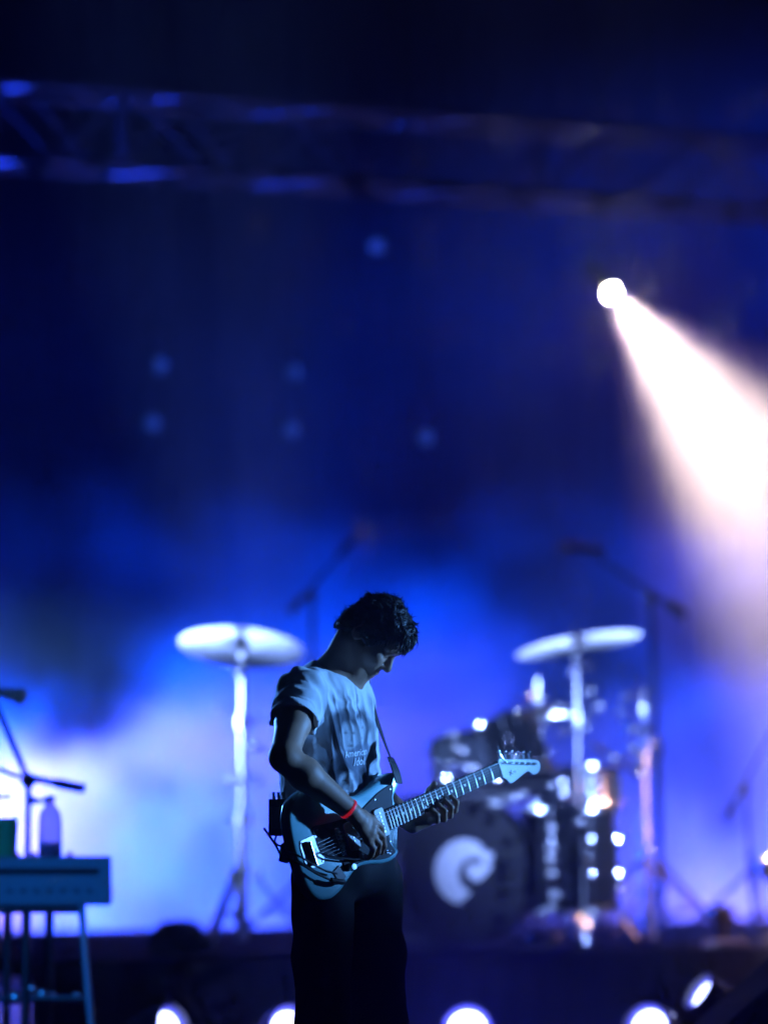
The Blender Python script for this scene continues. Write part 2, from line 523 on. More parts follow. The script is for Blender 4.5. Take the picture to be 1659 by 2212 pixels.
m = MB().tube([BDIR * 0.02 + UP * BR, BDIR * 0.02 + UP * (BR + 0.15)], 0.011, 10)
m.build('tom_post', CHROME, bd)

CLEAR = principled('clear_shell', (0.75, 0.85, 1.0), 0.08, trans=0.92, spec=0.5)
# ------------------------------------------------------------------ toms, snare, hi-hat
t1, _ = drum('rack_tom', at(1000, 16.05, 1.22), 0.130, 0.19, BDIR * 0.42 + UP * 0.9 + RDIR * 0.12, 'rack tom over the bass drum, clear shell and chrome hoops', 'tom drum', lugs=6, shell=CLEAR, bottom=CLEAR, group='rack toms on the bass drum')
MB().tube([(0.02, 0.05, -0.12), at(960, 15.97, RISER_Z + 2 * BR + 0.15) - t1.location], 0.010, 8).build('mount_arm', CHROME, t1)
t2, _ = drum('rack_tom', at(1102, 16.12, 1.27), 0.155, 0.23, BDIR * 0.45 + UP * 0.88 - RDIR * 0.12, 'rack tom beside the hi-hat, right of the other rack tom', 'tom drum', lugs=6, group='rack toms on the bass drum')
MB().tube([(-0.02, 0.05, -0.12), at(960, 15.97, RISER_Z + 2 * BR + 0.13) - t2.location], 0.010, 8).build('mount_arm', CHROME, t2)

FT = at(1226, 16.0, RISER_Z + 0.36)
ft, _ = drum('floor_tom', FT, 0.20, 0.40, UP + BDIR * 0.04, 'black floor tom on three chrome legs right of the bass drum', 'floor tom', lugs=8)
for k in range(3):
    a = -1.35 + 2 * math.pi * k / 3
    c = Vector((math.cos(a), math.sin(a), 0))
    m = MB().tube([c * 0.225 + UP * 0.10, c * 0.225 - UP * 0.26, c * 0.255 - UP * 0.348], 0.008, 8)
    m.build('leg', CHROME, ft)
    MB().ball(c * 0.255 - UP * 0.347, 0.013, 8, 6).build('rubber_foot', RUBBER, ft)
    MB().box(c * 0.218, (0.04, 0.03, 0.06), Matrix.Rotation(a, 3, 'Z')).build('leg_bracket', CHROME, ft, bevel=0.004)

SN = at(1245, 16.6, RISER_Z + 0.64)
sn, _ = drum('snare_drum', SN, 0.178, 0.14, UP * 0.98 + BDIR * 0.15, 'shallow snare drum behind the floor tom', 'snare drum', lugs=8, shell=CHROME)
ss = thing('snare_stand', at(1245, 16.6, RISER_Z), 'short chrome stand holding the snare drum', 'drum stand')
tripod(ss, 0.5, hub=0.26, spread=0.24, rot=1.1)
MB().tube([(0, 0, 0.03), (0, 0, 0.54)], 0.012).build('tube', CHROME, ss)
for k in range(3):
    a = 0.4 + 2 * math.pi * k / 3
    MB().tube([(0, 0, 0.53), (math.cos(a) * 0.17, math.sin(a) * 0.17, 0.535), (math.cos(a) * 0.197, math.sin(a) * 0.197, 0.60)], 0.007, 8).build('cradle_arm', CHROME, ss)

HH = at(1160, 16.55, RISER_Z)
hh = thing('hi_hat_stand', HH, 'chrome hi-hat stand with a thin rod above its cymbals', 'cymbal stand')
tripod(hh, 0.9, hub=0.30, spread=0.26, rot=0.2)
MB().tube([(0, 0, 0.02), (0, 0, 0.62)], 0.013).build('lower_tube', CHROME, hh)
MB().tube([(0, 0, 0.62), (0, 0, 0.93)], 0.010).build('upper_tube', CHROME, hh)
MB().tube([(0, 0, 0.93), (0, 0, 1.13)], 0.0045, 8).build('pull_rod', CHROME, hh)
MB().lathe([(0, 1.01), (0.02, 1.01), (0.024, 1.03), (0.014, 1.06), (0, 1.06)], 14).build('clutch', CHROME, hh)
wing_nut(hh, (-0.012, 0, 1.045), (-1, -0.5, 0), s=1.5)
MB().box((0.0, -0.16, 0.03), (0.09, 0.28, 0.02), Matrix.Rotation(R(-12), 3, 'X')).build('pedal', STEEL, hh, bevel=0.006)
cymbal(HH + UP * 0.965, 0.178, (0.02, 0.06, -1), 'lower hi-hat cymbal facing up under its twin', 'hi-hat cymbals', bow=0.012)
cymbal(HH + UP * 0.99, 0.178, (0.03, 0.05, 1), 'upper hi-hat cymbal held by the clutch', 'hi-hat cymbals', bow=0.012)

# ------------------------------------------------------------------ the two big cymbals and their stands
C1 = P(524, 1386, 15.9)
st1 = straight_stand('cymbal_stand', (C1.x, C1.y, RISER_Z), C1.z - RISER_Z + 0.0, 'bright chrome straight cymbal stand left of the guitarist', 'cymbal stand', mats=(SATIN, SATIN), r0=0.025, rot=0.1)
wing_nut(st1, (-0.01, 0, C1.z - RISER_Z - 0.10), (-1, -0.6, 0.2), s=1.8)
MB().ball((0, 0, C1.z - RISER_Z - 0.09), (0.022, 0.02, 0.03), 12, 8).build('tilter', CHROME, st1)
MB().tube([(0, 0, C1.z - RISER_Z - 0.09), (0, 0, C1.z - RISER_Z - 0.02)], 0.006, 8).build('tilter_rod', CHROME, st1)
cymbal(C1, 0.262, (0.075, 0.29, 0.95), 'large cymbal tilted back on the left of the guitarist, gleaming', 'big cymbals of the drum kit')
C2 = P(1245, 1380, 16.3)
st2 = straight_stand('cymbal_stand', (C2.x, C2.y, RISER_Z), C2.z - RISER_Z, 'slim cymbal stand right of the rack toms, chrome above', 'cymbal stand', mats=(STEEL, SATIN), rot=2.2, spread=0.26)
wing_nut(st2, (0.01, 0, C2.z - RISER_Z - 0.12), (1, -0.5, 0.1), s=1.6)
MB().ball((0, 0, C2.z - RISER_Z - 0.09), (0.02, 0.02, 0.028), 12, 8).build('tilter', CHROME, st2)
MB().tube([(0, 0, C2.z - RISER_Z - 0.09), (0, 0, C2.z - RISER_Z - 0.02)], 0.006, 8).build('tilter_rod', CHROME, st2)
cymbal(C2, 0.268, (-0.17, 0.13, 0.97), 'large cymbal tipped down to its left, below the overhead microphone', 'big cymbals of the drum kit')

# chrome boom stand with clamps, its legs crossing
B3 = at(1390, 16.5, RISER_Z)
st3 = straight_stand('boom_stand', B3, 1.13, 'chrome boom stand with many clamps and an arm to the left', 'cymbal stand', mats=(SATIN, SATIN), rot=0.55, spread=0.42)
arm_a, arm_b = P(1376, 1668, 16.45) - B3, P(1282, 1610, 16.35) - B3
MB().tube([arm_a, arm_b], 0.011, 10).build('boom_arm', CHROME, st3)
MB().ball(arm_a, (0.024, 0.02, 0.026), 12, 8).build('arm_joint', CHROME, st3)
for yv, s in ((1500, 1.6), (1545, 1.3), (1578, 1.9), (1625, 1.7), (1650, 1.5)):
    p = P(1372 if yv < 1600 else 1384, yv, 16.45)
    wing_nut(st3, (p - B3) * 1.0, (-1 if yv % 2 else 1, -0.5, 0.1), s=s)
for zz in (0.78, 0.90, 1.0):
    MB().tube([(0, 0, zz - 0.022), (0, 0, zz + 0.022)], 0.021, 12).build('clamp', CHROME, st3)

# ------------------------------------------------------------------ microphones and their stands
def microphone(loc, axis, label, length=0.17, r=0.020, group=None, pencil=False):
    root = thing('microphone', loc, label, 'microphone', group)
    q = Vector((0, 0, 1)).rotation_difference(Vector(axis).normalized()).to_matrix()
    def b(m, nm, mt):
        m.v = [tuple(q @ Vector(p)) for p in m.v]
        return m.build(nm, mt, root)
    L = length
    if pencil:
        b(MB().lathe([(0, 0), (r * 0.8, 0.004), (r, 0.02), (r, L * 0.7), (0, L * 0.7)], 18), 'body', BLACK)
        b(MB().lathe([(0, L * 0.7), (r * 0.96, L * 0.7), (r * 0.96, L * 0.96), (r * 0.7, L), (0, L)], 18), 'grille', STEEL)
    else:
        b(MB().lathe([(0, 0), (r * 0.6, 0), (r * 0.75, L * 0.3), (r, L * 0.68), (0, L * 0.68)], 18), 'body', BLACK)
        b(MB().ball((0, 0, L * 0.8), (r * 1.35, r * 1.35, r * 1.4), 16, 10), 'grille', STEEL)
    return root

def boom_stand(loc, top, a, b, label, mic_axis=None, mic_label=None, group=None, mic_len=0.2, mic_r=0.024, spread=0.34, r0=0.014, rot=0.2, pencil=True):
    root = thing('microphone_stand', loc, label, 'microphone stand', group)
    loc, top, a, b = Vector(loc), Vector(top), Vector(a), Vector(b)
    tripod(root, 1.0, spread=spread, r=0.011, mat=BLACK, hub=0.30, rot=rot, double=False)
    t = top - loc
    MB().tube([(0, 0, 0.03), t * 0.55], r0, 12).build('lower_tube', BLACK, root)
    MB().tube([t * 0.53, t * 0.58], r0 * 1.6, 12).build('collar', BLACK, root)
    MB().tube([t * 0.55, t], r0 * 0.75, 12).build('upper_tube', BLACK, root)
    MB().tube([t - UP * 0.03, t + UP * 0.02], r0 * 1.5, 12).build('boom_joint', BLACK, root)
    MB().tube([a - loc, b - loc], r0 * 0.6, 10).build('boom', BLACK, root)
    dv = (a - b).normalized()
    MB().tube([a - loc - dv * 0.02, a - loc + dv * 0.07], r0 * 1.35, 12).build('counterweight', BLACK, root)
    wing_nut(root, t + Vector((-0.012, -0.01, 0.0)), (-0.6, -0.8, 0), STEEL, 1.2)
    if mic_axis is not None:
        ax = Vector(mic_axis).normalized()
        microphone(b - ax * mic_len * 0.4 + Vector((0, -0.0, 0.0)), ax, mic_label, mic_len, mic_r, pencil=pencil)
    return root
d = 17.0
boom_stand(at(1426, d, RISER_Z), P(1405, 1290, d), P(1452, 1312, d - 0.05), P(1262, 1186, d + 0.12),
           'tall black boom stand right of the kit holding an overhead microphone', (-1, -0.15, 0.06), 'black pencil microphone hanging over the right cymbal', mic_len=0.24, mic_r=0.020, r0=0.019, spread=0.30, rot=-0.35)
d = 17.25
boom_stand(at(688, d, RISER_Z), P(674, 1285, d), P(646, 1300, d), P(752, 1178, d + 0.2),
           'dark boom stand behind the guitarist, its arm rising over his head', (0.5, -0.4, 0.5), 'small dark overhead microphone above and behind the guitarist', mic_len=0.17, mic_r=0.018, rot=0.9)
d = 16.9
boom_stand(at(1626, d, RISER_Z), P(1609, 1702, d), P(1582, 1742, d), P(1735, 1450, d),
           'short black microphone stand at the right edge with a steep boom', (0.3, -0.6, 0.5), 'microphone on the steep boom beyond the right edge', mic_len=0.16, rot=0.6, r0=0.012, pencil=False)
# drum microphone clipped low at the right edge
mst = thing('microphone_stand', at(1668, 16.4, RISER_Z), 'low desk stand at the right edge of the platform', 'microphone stand')
MB().lathe([(0, 0), (0.07, 0.0), (0.07, 0.012), (0.02, 0.022), (0, 0.022)], 24).build('base', BLACK, mst)
MB().tube([(0, 0, 0.02), (0, 0, 0.24)], 0.008).build('tube', BLACK, mst)
microphone(P(1668, 1895, 16.4) + Vector((0.02, 0.05, -0.01)), (-0.25, -0.75, 0.35), 'fat black microphone on the low stand at the right edge', 0.15, 0.040, pencil=False)

# ------------------------------------------------------------------ small things on the riser
bt = thing('tumbler', at(1556, 16.6, RISER_Z), 'black tumbler with a rounded lid on the platform', 'tumbler')
MB().lathe([(0, 0), (0.040, 0), (0.044, 0.01), (0.047, 0.115), (0, 0.115)], 28).build('cup', BLACK_MATTE, bt)
MB().lathe([(0, 0.115), (0.049, 0.115), (0.049, 0.132), (0.038, 0.15), (0.02, 0.156), (0, 0.157)], 28).build('lid', BLACK, bt)
MB().tube([(0.046, 0, 0.03), (0.075, 0, 0.04), (0.078, 0, 0.08), (0.047, 0, 0.095)], 0.006, 8).build('handle', BLACK_MATTE, bt)
wb = thing('chrome_ball', at(1594, 16.7, RISER_Z), 'small shiny metal canister beside the black tumbler', 'canister')
MB().lathe([(0, 0), (0.022, 0), (0.024, 0.006), (0.024, 0.03), (0.018, 0.036), (0, 0.038)], 20).build('body', CHROME, wb)
MB().lathe([(0, 0.038), (0.012, 0.038), (0.012, 0.05), (0, 0.052)], 16).build('cap', CHROME, wb)
wb.name = 'metal_canister'
# folded towel
tw = thing('folded_towel', at(1562, 15.95, RISER_Z), 'small folded pale towel on the platform in front of the black tumbler', 'towel', rz=YAW)
TOWEL = principled('towel_cloth', (0.62, 0.46, 0.46), 0.9, bump=0.6, bscale=260)
for k in range(3):
    o = [( (0.092 - 0.004 * k) * (abs(math.cos(t)) ** 0.35) * (1 if math.cos(t) > 0 else -1), (0.07 - 0.003 * k) * (abs(math.sin(t)) ** 0.35) * (1 if math.sin(t) > 0 else -1)) for t in [2 * math.pi * i / 32 for i in range(32)]]
    MB().prism(o, 0.002 + 0.009 * k, 0.010 + 0.009 * k).build('fold', TOWEL, tw, bevel=0.003)
# black cloth bag
bagm = MB()
n_, m_ = 40, 14
vs = []
for j in range(m_ + 1):
    t = j / m_ * math.pi / 2
    for i in range(n_):
        a = 2 * math.pi * i / n_
        rr = math.cos(t) ** 0.6
        k = 1 + 0.12 * mnoise.noise(Vector((math.cos(a) * 2, math.sin(a) * 2, j * 0.25)))
        vs.append((0.125 * rr * k * math.cos(a), 0.10 * rr * k * math.sin(a), 0.115 * math.sin(t) * (1 + 0.25 * mnoise.noise(Vector((math.cos(a) * 1.5 + 7, math.sin(a) * 1.5, t))))))
fs = [(j * n_ + i, j * n_ + (i + 1) % n_, (j + 1) * n_ + (i + 1) % n_, (j + 1) * n_ + i) for j in range(m_) for i in range(n_)]
bag = thing('soft_bag', at(392, 15.6, RISER_Z), 'low black soft bag lying on the left of the platform', 'bag', rz=YAW)
bagm.add(vs, fs + [tuple(range(n_))]).build('pouch', principled('black_nylon', (0.012, 0.012, 0.014), 0.7, bump=0.5, bscale=30), bag)
MB().tube([(-0.06, -0.06, 0.085), (-0.04, -0.085, 0.11), (0.03, -0.085, 0.115), (0.06, -0.06, 0.085)], 0.007, 8).build('handle', BLACK_MATTE, bag)

# ------------------------------------------------------------------ floor lamps in front of the riser
LENS_ON = bpy.data.materials.new('lit_lens'); LENS_ON.use_nodes = True
_b = LENS_ON.node_tree.nodes['Principled BSDF']
_b.inputs['Base Color'].default_value = (0.7, 0.75, 0.9, 1)
_b.inputs['Emission Color'].default_value = (0.36, 0.42, 1.0, 1)
_b.inputs['Emission Strength'].default_value = 14.0
_b.inputs['Roughness'].default_value = 0.2
LENS_ON.cycles.emission_sampling = 'NONE'
LENS_RIM = principled('lens_rim_glass', (0.3, 0.32, 0.5), 0.15, emit=(0.06, 0.06, 1.0), estr=1.1)
LENS_RIM.cycles.emission_sampling = 'NONE'
def par_can(loc, direction, label, r=0.088, power=60, lit=LENS_ON, angle=80, group='lit lamps on the stage floor', col=(0.02, 0.03, 1.0)):
    """a short metal can with a lens, yoke and floor foot; origin on the floor under it"""
    root = thing('stage_lamp', (loc[0], loc[1], 0), label, 'stage lamp', group)
    c = Vector((0, 0, loc[2]))
    ax = Vector(direction).normalized()
    q = Vector((0, 0, 1)).rotation_difference(ax).to_matrix()
    def b(m, nm, mt, par=root):
        m.v = [tuple(q @ Vector(p) + c) for p in m.v]
        return m.build(nm, mt, par)
    can = b(MB().lathe([(0, -0.18), (r * 0.55, -0.18), (r * 0.75, -0.12), (r * 1.02, -0.03), (r * 1.04, 0.035), (r * 1.10, 0.04), (r * 1.10, 0.055), (r * 0.99, 0.055), (r * 0.97, 0.02), (r * 0.6, 0.0)], 40), 'can', principled('lamp_can', (0.03, 0.03, 0.035), 0.3, 0.6))
    prof = [(r * 0.74 * math.sin(t), 0.022 + r * 0.16 * math.cos(t)) for t in [math.pi / 2 * i / 8 for i in range(9)]]
    ln = b(MB().lathe(prof + [(0, 0.008)], 40), 'lens', lit)
    b(MB().lathe([(r * 0.74, 0.021), (r * 0.86, 0.030), (r * 0.97, 0.034), (r * 0.97, 0.012), (r * 0.74, 0.008)], 40, closed=True), 'lens_rim', LENS_RIM, ln)
    side = ax.cross(UP).normalized()
    foot = UP * 0.012
    m = MB()
    m.tube([c + side * (r * 1.12), side * (r * 1.12) + UP * 0.05, side * r * 0.8 + foot, -side * r * 0.8 + foot, -side * (r * 1.12) + UP * 0.05, c - side * (r * 1.12)], 0.009, 8)
    m.build('yoke', BLACK, root)
    m = MB()
    for s in (-1, 1):
        m.ball(c + side * s * r * 1.15, 0.016, 10, 8)
    m.build('yoke_knob', BLACK, root)
    MB().box((0, 0, 0.008), (0.2, 0.2, 0.012)).build('foot_plate', BLACK, root, bevel=0.003)
    p = Vector((loc[0], loc[1], 0)) + c + ax * (r * 0.32 + 0.03)
    if power:
        spot('lamp_beam', p, p + ax, power, col, angle, 1.0, 0.05)
    return root
def lamp_at(x, y, d):
    return P(x, y, d)
par_can(lamp_at(352, 2228, 13.9), (0.80, -0.55, 0.22), 'floor lamp turned to the right, left of the guitarist', power=13)
par_can(lamp_at(618, 2228, 13.3), (0.42, -0.86, 0.26), 'floor lamp half hidden behind the guitarist leg', r=0.086, power=13)
par_can(lamp_at(1010, 2228, 13.4), (-0.05, -0.98, 0.16), 'brightest floor lamp aimed at the camera, right of the guitarist', r=0.092, power=50)
par_can(lamp_at(1408, 2224, 13.8), (-0.46, -0.86, 0.2), 'floor lamp turned to the left in front of the platform', power=13)
par_can(lamp_at(1530, 2158, 14.2), (-0.76, -0.27, 0.55), 'rightmost floor lamp seen side on as a slanted streak', r=0.075, power=12)

# black slanted cabinet in the lower right corner
dm = thing('stage_monitor', at(1672, 12.6, 0), 'big black slanted speaker cabinet in the lower right corner', 'speaker', rz=R(4))
MB().prism([(-0.34, 0.0), (0.55, 0.0), (0.55, 0.66), (0.09, 0.66), (-0.34, 0.28)], -0.25, 0.25, Matrix.Rotation(R(90), 4, 'X')).build('cabinet', principled('speaker_paint', (0.008, 0.008, 0.009), 0.8, bump=0.3, bscale=200), dm, bevel=0.01)
MB().box((0.25, -0.256, 0.32), (0.5, 0.012, 0.5)).build('grille', BLACK_MATTE, dm, bevel=0.004)
MB().box((-0.15, -0.26, 0.18), (0.14, 0.012, 0.05)).build('handle', RUBBER, dm, bevel=0.004)

# ------------------------------------------------------------------ keyboard, its stand and what stands round it
KD = 13.0
kz = P(0, 1957, KD).z
kb_r = at(236, KD, 0).x
kb = thing('keyboard', (kb_r - 0.62, KD + 0.17, kz), 'dark keyboard at the left edge seen from its back', 'keyboard', rz=R(3))
KH = 0.165
CASE = principled('keyboard_case', (0.16, 0.17, 0.19), 0.5)
MB().prism([(-0.16, 0), (0.16, 0), (0.16, 0.055), (-0.02, 0.062), (-0.05, KH), (-0.16, KH)], -0.62, 0.62, Matrix(((0, 0, 1, 0), (1, 0, 0, 0), (0, 1, 0, 0), (0, 0, 0, 1)))).build('case', CASE, kb, bevel=0.006)
WKEY = principled('white_key', (0.7, 0.7, 0.68), 0.35)
wk = MB().box((0, 0.075, 0.068), (0.0225, 0.145, 0.014)).build('white_key', WKEY, kb, bevel=0.001)
wk.location.x = 0.55
bk = MB().box((0, 0.045, 0.08), (0.011, 0.09, 0.014)).build('black_key', BLACK, kb, bevel=0.001)
bk.location.x = 0.538
for i in range(1, 28):
    o = wk.copy(); COL.objects.link(o); o.location.x = 0.55 - i * 0.0236
    if i % 7 not in (2, 6):
        o = bk.copy(); COL.objects.link(o); o.location.x = 0.538 - i * 0.0236
for i in range(6):
    MB().lathe([(0, KH), (0.011, KH), (0.009, KH + 0.014), (0, KH + 0.015)], 14, origin=(0.48 - i * 0.06, -0.105, 0)).build('knob', BLACK, kb)
for i in range(7):
    MB().lathe([(0, 0), (0.009, 0), (0.009, 0.004), (0.0045, 0.004), (0.004, 0.001), (0, 0.001)], 14, origin=(0.55 - i * 0.045, -0.160, 0.05), axis=(0, -1, 0)).build('socket', BLACK, kb)
MB().box((0.40, -0.1615, 0.115), (0.36, 0.003, 0.022)).build('label_strip', BLACK_MATTE, kb)
ks = thing('keyboard_stand', (kb_r - 0.62, KD + 0.17, 0), 'keyboard stand with slim legs and round chrome knobs at the left edge', 'keyboard stand', rz=R(3))
LIT_LEG = principled('lit_leg_metal', (0.45, 0.47, 0.5), 0.4, 0.7)  # paler than the black legs: the light on this leg is in its colour
for i, (xa, xb, ya, yb, mt, r_) in enumerate(((0.52, 0.585, -0.12, -0.13, LIT_LEG, 0.013), (0.405, 0.40, 0.12, 0.14, BLACK, 0.016), (0.335, 0.33, -0.10, -0.12, BLACK, 0.016), (0.262, 0.255, 0.12, 0.12, BLACK, 0.015))):
    MB().tube([(xa, ya, kz - 0.003), (xb, yb, 0.0)], r_, 12).build('leg', mt, ks)
for y in (-0.12, 0.12):
    MB().tube([(-0.5, y, kz - 0.016), (0.53, y, kz - 0.016)], 0.012, 10).build('top_rail', BLACK, ks)
MB().tube([(-0.5, -0.02, 0.44), (0.56, -0.12, 0.44)], 0.012, 10).build('crossbar', BLACK, ks)
for xv, yv, s in ((30, 2155, 1.5), (65, 2136, 1.1), (88, 2148, 1.2), (112, 2153, 1.05), (162, 2152, 0.9)):
    p = P(xv, yv, KD + 0.08) - Vector((kb_r - 0.62, KD + 0.17, 0))
    MB().ball(p, 0.016 * s, 14, 10).tube([p, p + Vector((0, 0.05, -0.02))], 0.006, 8).build('knob', SATIN, ks)
for x0 in (-0.5, -0.2):
    MB().tube([(x0, 0, kz - 0.02), (x0, 0, 0)], 0.015, 10).build('leg', BLACK, ks)

# cup, glass and microphone boom over the keyboard
ktop = kz + KH
cu = thing('drinking_cup', at(18, KD + 0.06, ktop + 0.001), 'green plastic cup on the keyboard at the left edge', 'cup')
GREEN = principled('green_plastic', (0.03, 0.30, 0.10), 0.35)
MB().lathe([(0, 0), (0.034, 0), (0.042, 0.125), (0.0445, 0.128), (0.0445, 0.131), (0.040, 0.131), (0.032, 0.004), (0, 0.004)], 28).build('cup', GREEN, cu)
MB().lathe([(0, 0.10), (0.0388, 0.10), (0.0388, 0.102), (0, 0.102)], 28).build('drink', principled('drink', (0.05, 0.03, 0.02), 0.1), cu)
gl = thing('water_bottle', at(112, KD + 0.065, ktop + 0.001), 'clear round bottle standing on the end of the keyboard', 'bottle')
GLASS = principled('clear_plastic', (0.85, 0.9, 0.95), 0.06, trans=0.95, spec=0.6)
MB().lathe([(0, 0), (0.036, 0), (0.040, 0.006), (0.041, 0.06), (0.040, 0.12), (0.034, 0.15), (0.016, 0.172), (0.014, 0.19), (0.0125, 0.19), (0.0145, 0.172), (0.0325, 0.149), (0.0385, 0.12), (0.0395, 0.06), (0.0385, 0.008), (0, 0.004)], 32).build('shell', GLASS, gl)
MB().lathe([(0, 0.186), (0.016, 0.186), (0.016, 0.205), (0, 0.206)], 18).build('cap', principled('dark_green_cap', (0.01, 0.06, 0.03), 0.4), gl)
d = KD + 0.42
b0 = at(62, d, 0)
mk = thing('microphone_stand', b0, 'black boom microphone stand behind the keyboard at the left edge', 'microphone stand')
tripod(mk, 1.0, spread=0.3, mat=BLACK, hub=0.25, rot=0.5, double=False)
j = P(62, 1686, d) - b0
MB().tube([(0, 0, 0.03), j], 0.012, 12).build('tube', BLACK, mk)
MB().ball(j, (0.028, 0.024, 0.026), 14, 10).build('boom_joint', BLACK, mk)
MB().tube([P(60, 1682, d) - b0, P(2, 1545, d) - b0, P(-22, 1490, d) - b0], 0.012, 10).build('boom', BLACK, mk)
MB().tube([P(62, 1680, d) - b0, P(180, 1703, d) - b0], 0.0125, 12).build('counter_arm', BLACK, mk)
MB().tube([P(120, 1691, d) - b0, P(184, 1704, d) - b0], 0.017, 12).build('counterweight', RUBBER, mk)
MB().tube([P(-20, 1655, d) - b0, P(45, 1680, d) - b0], 0.010, 10).build('cable_arm', STEEL, mk)
wing_nut(mk, P(77, 1730, d - 0.03) - b0, (0.3, -1, 0), CHROME, 2.0)
wing_nut(mk, P(2, 1722, d - 0.03) - b0, (0.3, -1, 0), CHROME, 1.5)
microphone(P(-28, 1490, d), (1, -0.2, -0.2), 'black microphone poking in at the left edge above the keyboard', 0.15, 0.022, pencil=False)

# ------------------------------------------------------------------ lighting truss
T0 = Vector((P(0, 175, 17.2).x, 17.2, 0)) - RDIR * 1.2
TZ = P(0, 175, 17.2).z
tr = thing('lighting_truss', T0 + Vector((0, 0, TZ - 0.34)), 'long aluminium box truss slanting across the top of the frame', 'truss', rz=YAW)
TL, TS = 6.6, 0.34
for y in (0, TS):
    for z in (0, TS):
        MB().tube([(0, y, z), (TL, y, z)], 0.021, 12).build('chord', ALU, tr)
nb = 9
for face in range(4):
    for i in range(nb):
        xa, xm, xb = TL * i / nb, TL * (i + 0.5) / nb, TL * (i + 1) / nb
        A = {0: ((xa, 0, 0), (xm, 0, TS), (xb, 0, 0)), 1: ((xa, TS, TS), (xm, TS, 0), (xb, TS, TS)),
             2: ((xa, 0, 0), (xm, TS, 0), (xb, 0, 0)), 3: ((xa, 0, TS), (xm, TS, TS), (xb, 0, TS))}[face]
        MB().tube([A[0], A[1]], 0.012, 8).build('brace', ALU, tr)
        MB().tube([A[1], A[2]], 0.012, 8).build('brace', ALU, tr)
for x in (1.5, 3.6, 5.6):
    MB().box((x + 0.30, -0.0, TS / 2), (0.05, 0.03, TS - 0.056)).build('junction_plate', ALU, tr, bevel=0.004)
# short clamps with cable tape along the lower chords
for i in range(16):
    x = 0.4 + i * 0.37 + 0.1 * math.sin(i * 7)
    MB().tube([(x, 0, 0), (x + 0.09 + 0.05 * (i % 3), 0, 0)], 0.026, 10).build('tape_wrap', BLACK_MATTE, tr)
    MB().tube([(x + 0.2, TS, 0), (x + 0.27 + 0.06 * (i % 2), TS, 0)], 0.026, 10).build('tape_wrap', BLACK_MATTE, tr)

def hung_lamp(p, top_z, ax, r, label, emit, estr, group='dim lamps hanging at the back', cat='stage lamp', col=(0.02, 0.12, 1.0)):
    root = thing('hanging_lamp', p, label, cat, group)
    ax = Vector(ax).normalized()
    q = Vector((0, 0, 1)).rotation_difference(ax).to_matrix()
    def b(m, nm, mt):
        m.v = [tuple(q @ Vector(v)) for v in m.v]
        return m.build(nm, mt, root)
    b(MB().lathe([(0, -0.26), (r * 0.9, -0.26), (r * 1.15, -0.22), (r * 1.25, -0.05), (r * 1.3, 0.0), (r * 1.05, 0.0), (r * 0.9, -0.03)], 32), 'can', BLACK)
    m = bpy.data.materials.get('lens_%s' % emit) or bpy.data.materials.new('lens_%s' % emit)
    m.use_nodes = True
    B_ = m.node_tree.nodes['Principled BSDF']
    B_.inputs['Emission Color'].default_value = (*col, 1); B_.inputs['Emission Strength'].default_value = estr
    m.cycles.emission_sampling = 'NONE'
    b(MB().lathe([(0, 0.026), (r * 0.4, 0.023), (r * 0.75, 0.014), (r, 0.003), (r, -0.02), (0, -0.02)], 32), 'lens', m)
    s = ax.cross(UP).normalized() * (r * 1.45)
    MB().tube([s - ax * 0.1, s - ax * 0.1 + UP * 0.2, -s - ax * 0.1 + UP * 0.2, -s - ax * 0.1], 0.008, 8).build('yoke', BLACK, root)
    MB().tube([-ax * 0.1 + UP * 0.2, -ax * 0.1 + UP * (top_z - p[2])], 0.007, 8).build('hanger_pipe', BLACK, root)
    return root
hung_lamp(LAMP, 6.6, LAMP_DIR, 0.032, 'blazing warm white spotlight throwing a beam to the right', 'warm', 400.0, group=None, col=(1.0, 0.86, 0.74))
for xv, yv, lab in ((345, 790, 'upper dim blue lamp of the left hanging pair'), (635, 805, 'upper dim blue lamp of the middle hanging pair'),
                    (330, 915, 'lower dim blue lamp of the left hanging pair'), (630, 930, 'lower dim blue lamp of the middle hanging pair'),
                    (920, 945, 'dim blue lamp hanging alone right of centre'), (815, 532, 'dim blue lamp hanging just below the truss')):
    p = P(xv, yv, 18.9 + (xv / 1659) * 0.75 + (0.25 if yv in (790, 805) else 0))
    hung_lamp(p, 6.6, (-p.x, -p.y, CAM_Z - p.z + 0.6), 0.040, lab, 'dim', 0.30)

# lighting bar the lamps hang from, above the frame
lb = thing('lighting_bar', P(0, 600, 19.0) * 1.0 + UP * 0, 'dark steel pipe above the frame that the lamps hang from', 'pipe')
lb.location = (-2.6, 18.55, 6.6)
MB().tube([(0, 0, 0), RDIR * 0 + Vector((5.2, 0.85, 0))], 0.025, 12).build('pipe', BLACK, lb)
for t in (0.1, 0.5, 0.9):
    MB().tube([Vector((5.2 * t, 0.85 * t, 0)), Vector((5.2 * t, 0.85 * t, 2.6))], 0.006, 8).build('hanging_cable', STEEL, lb)

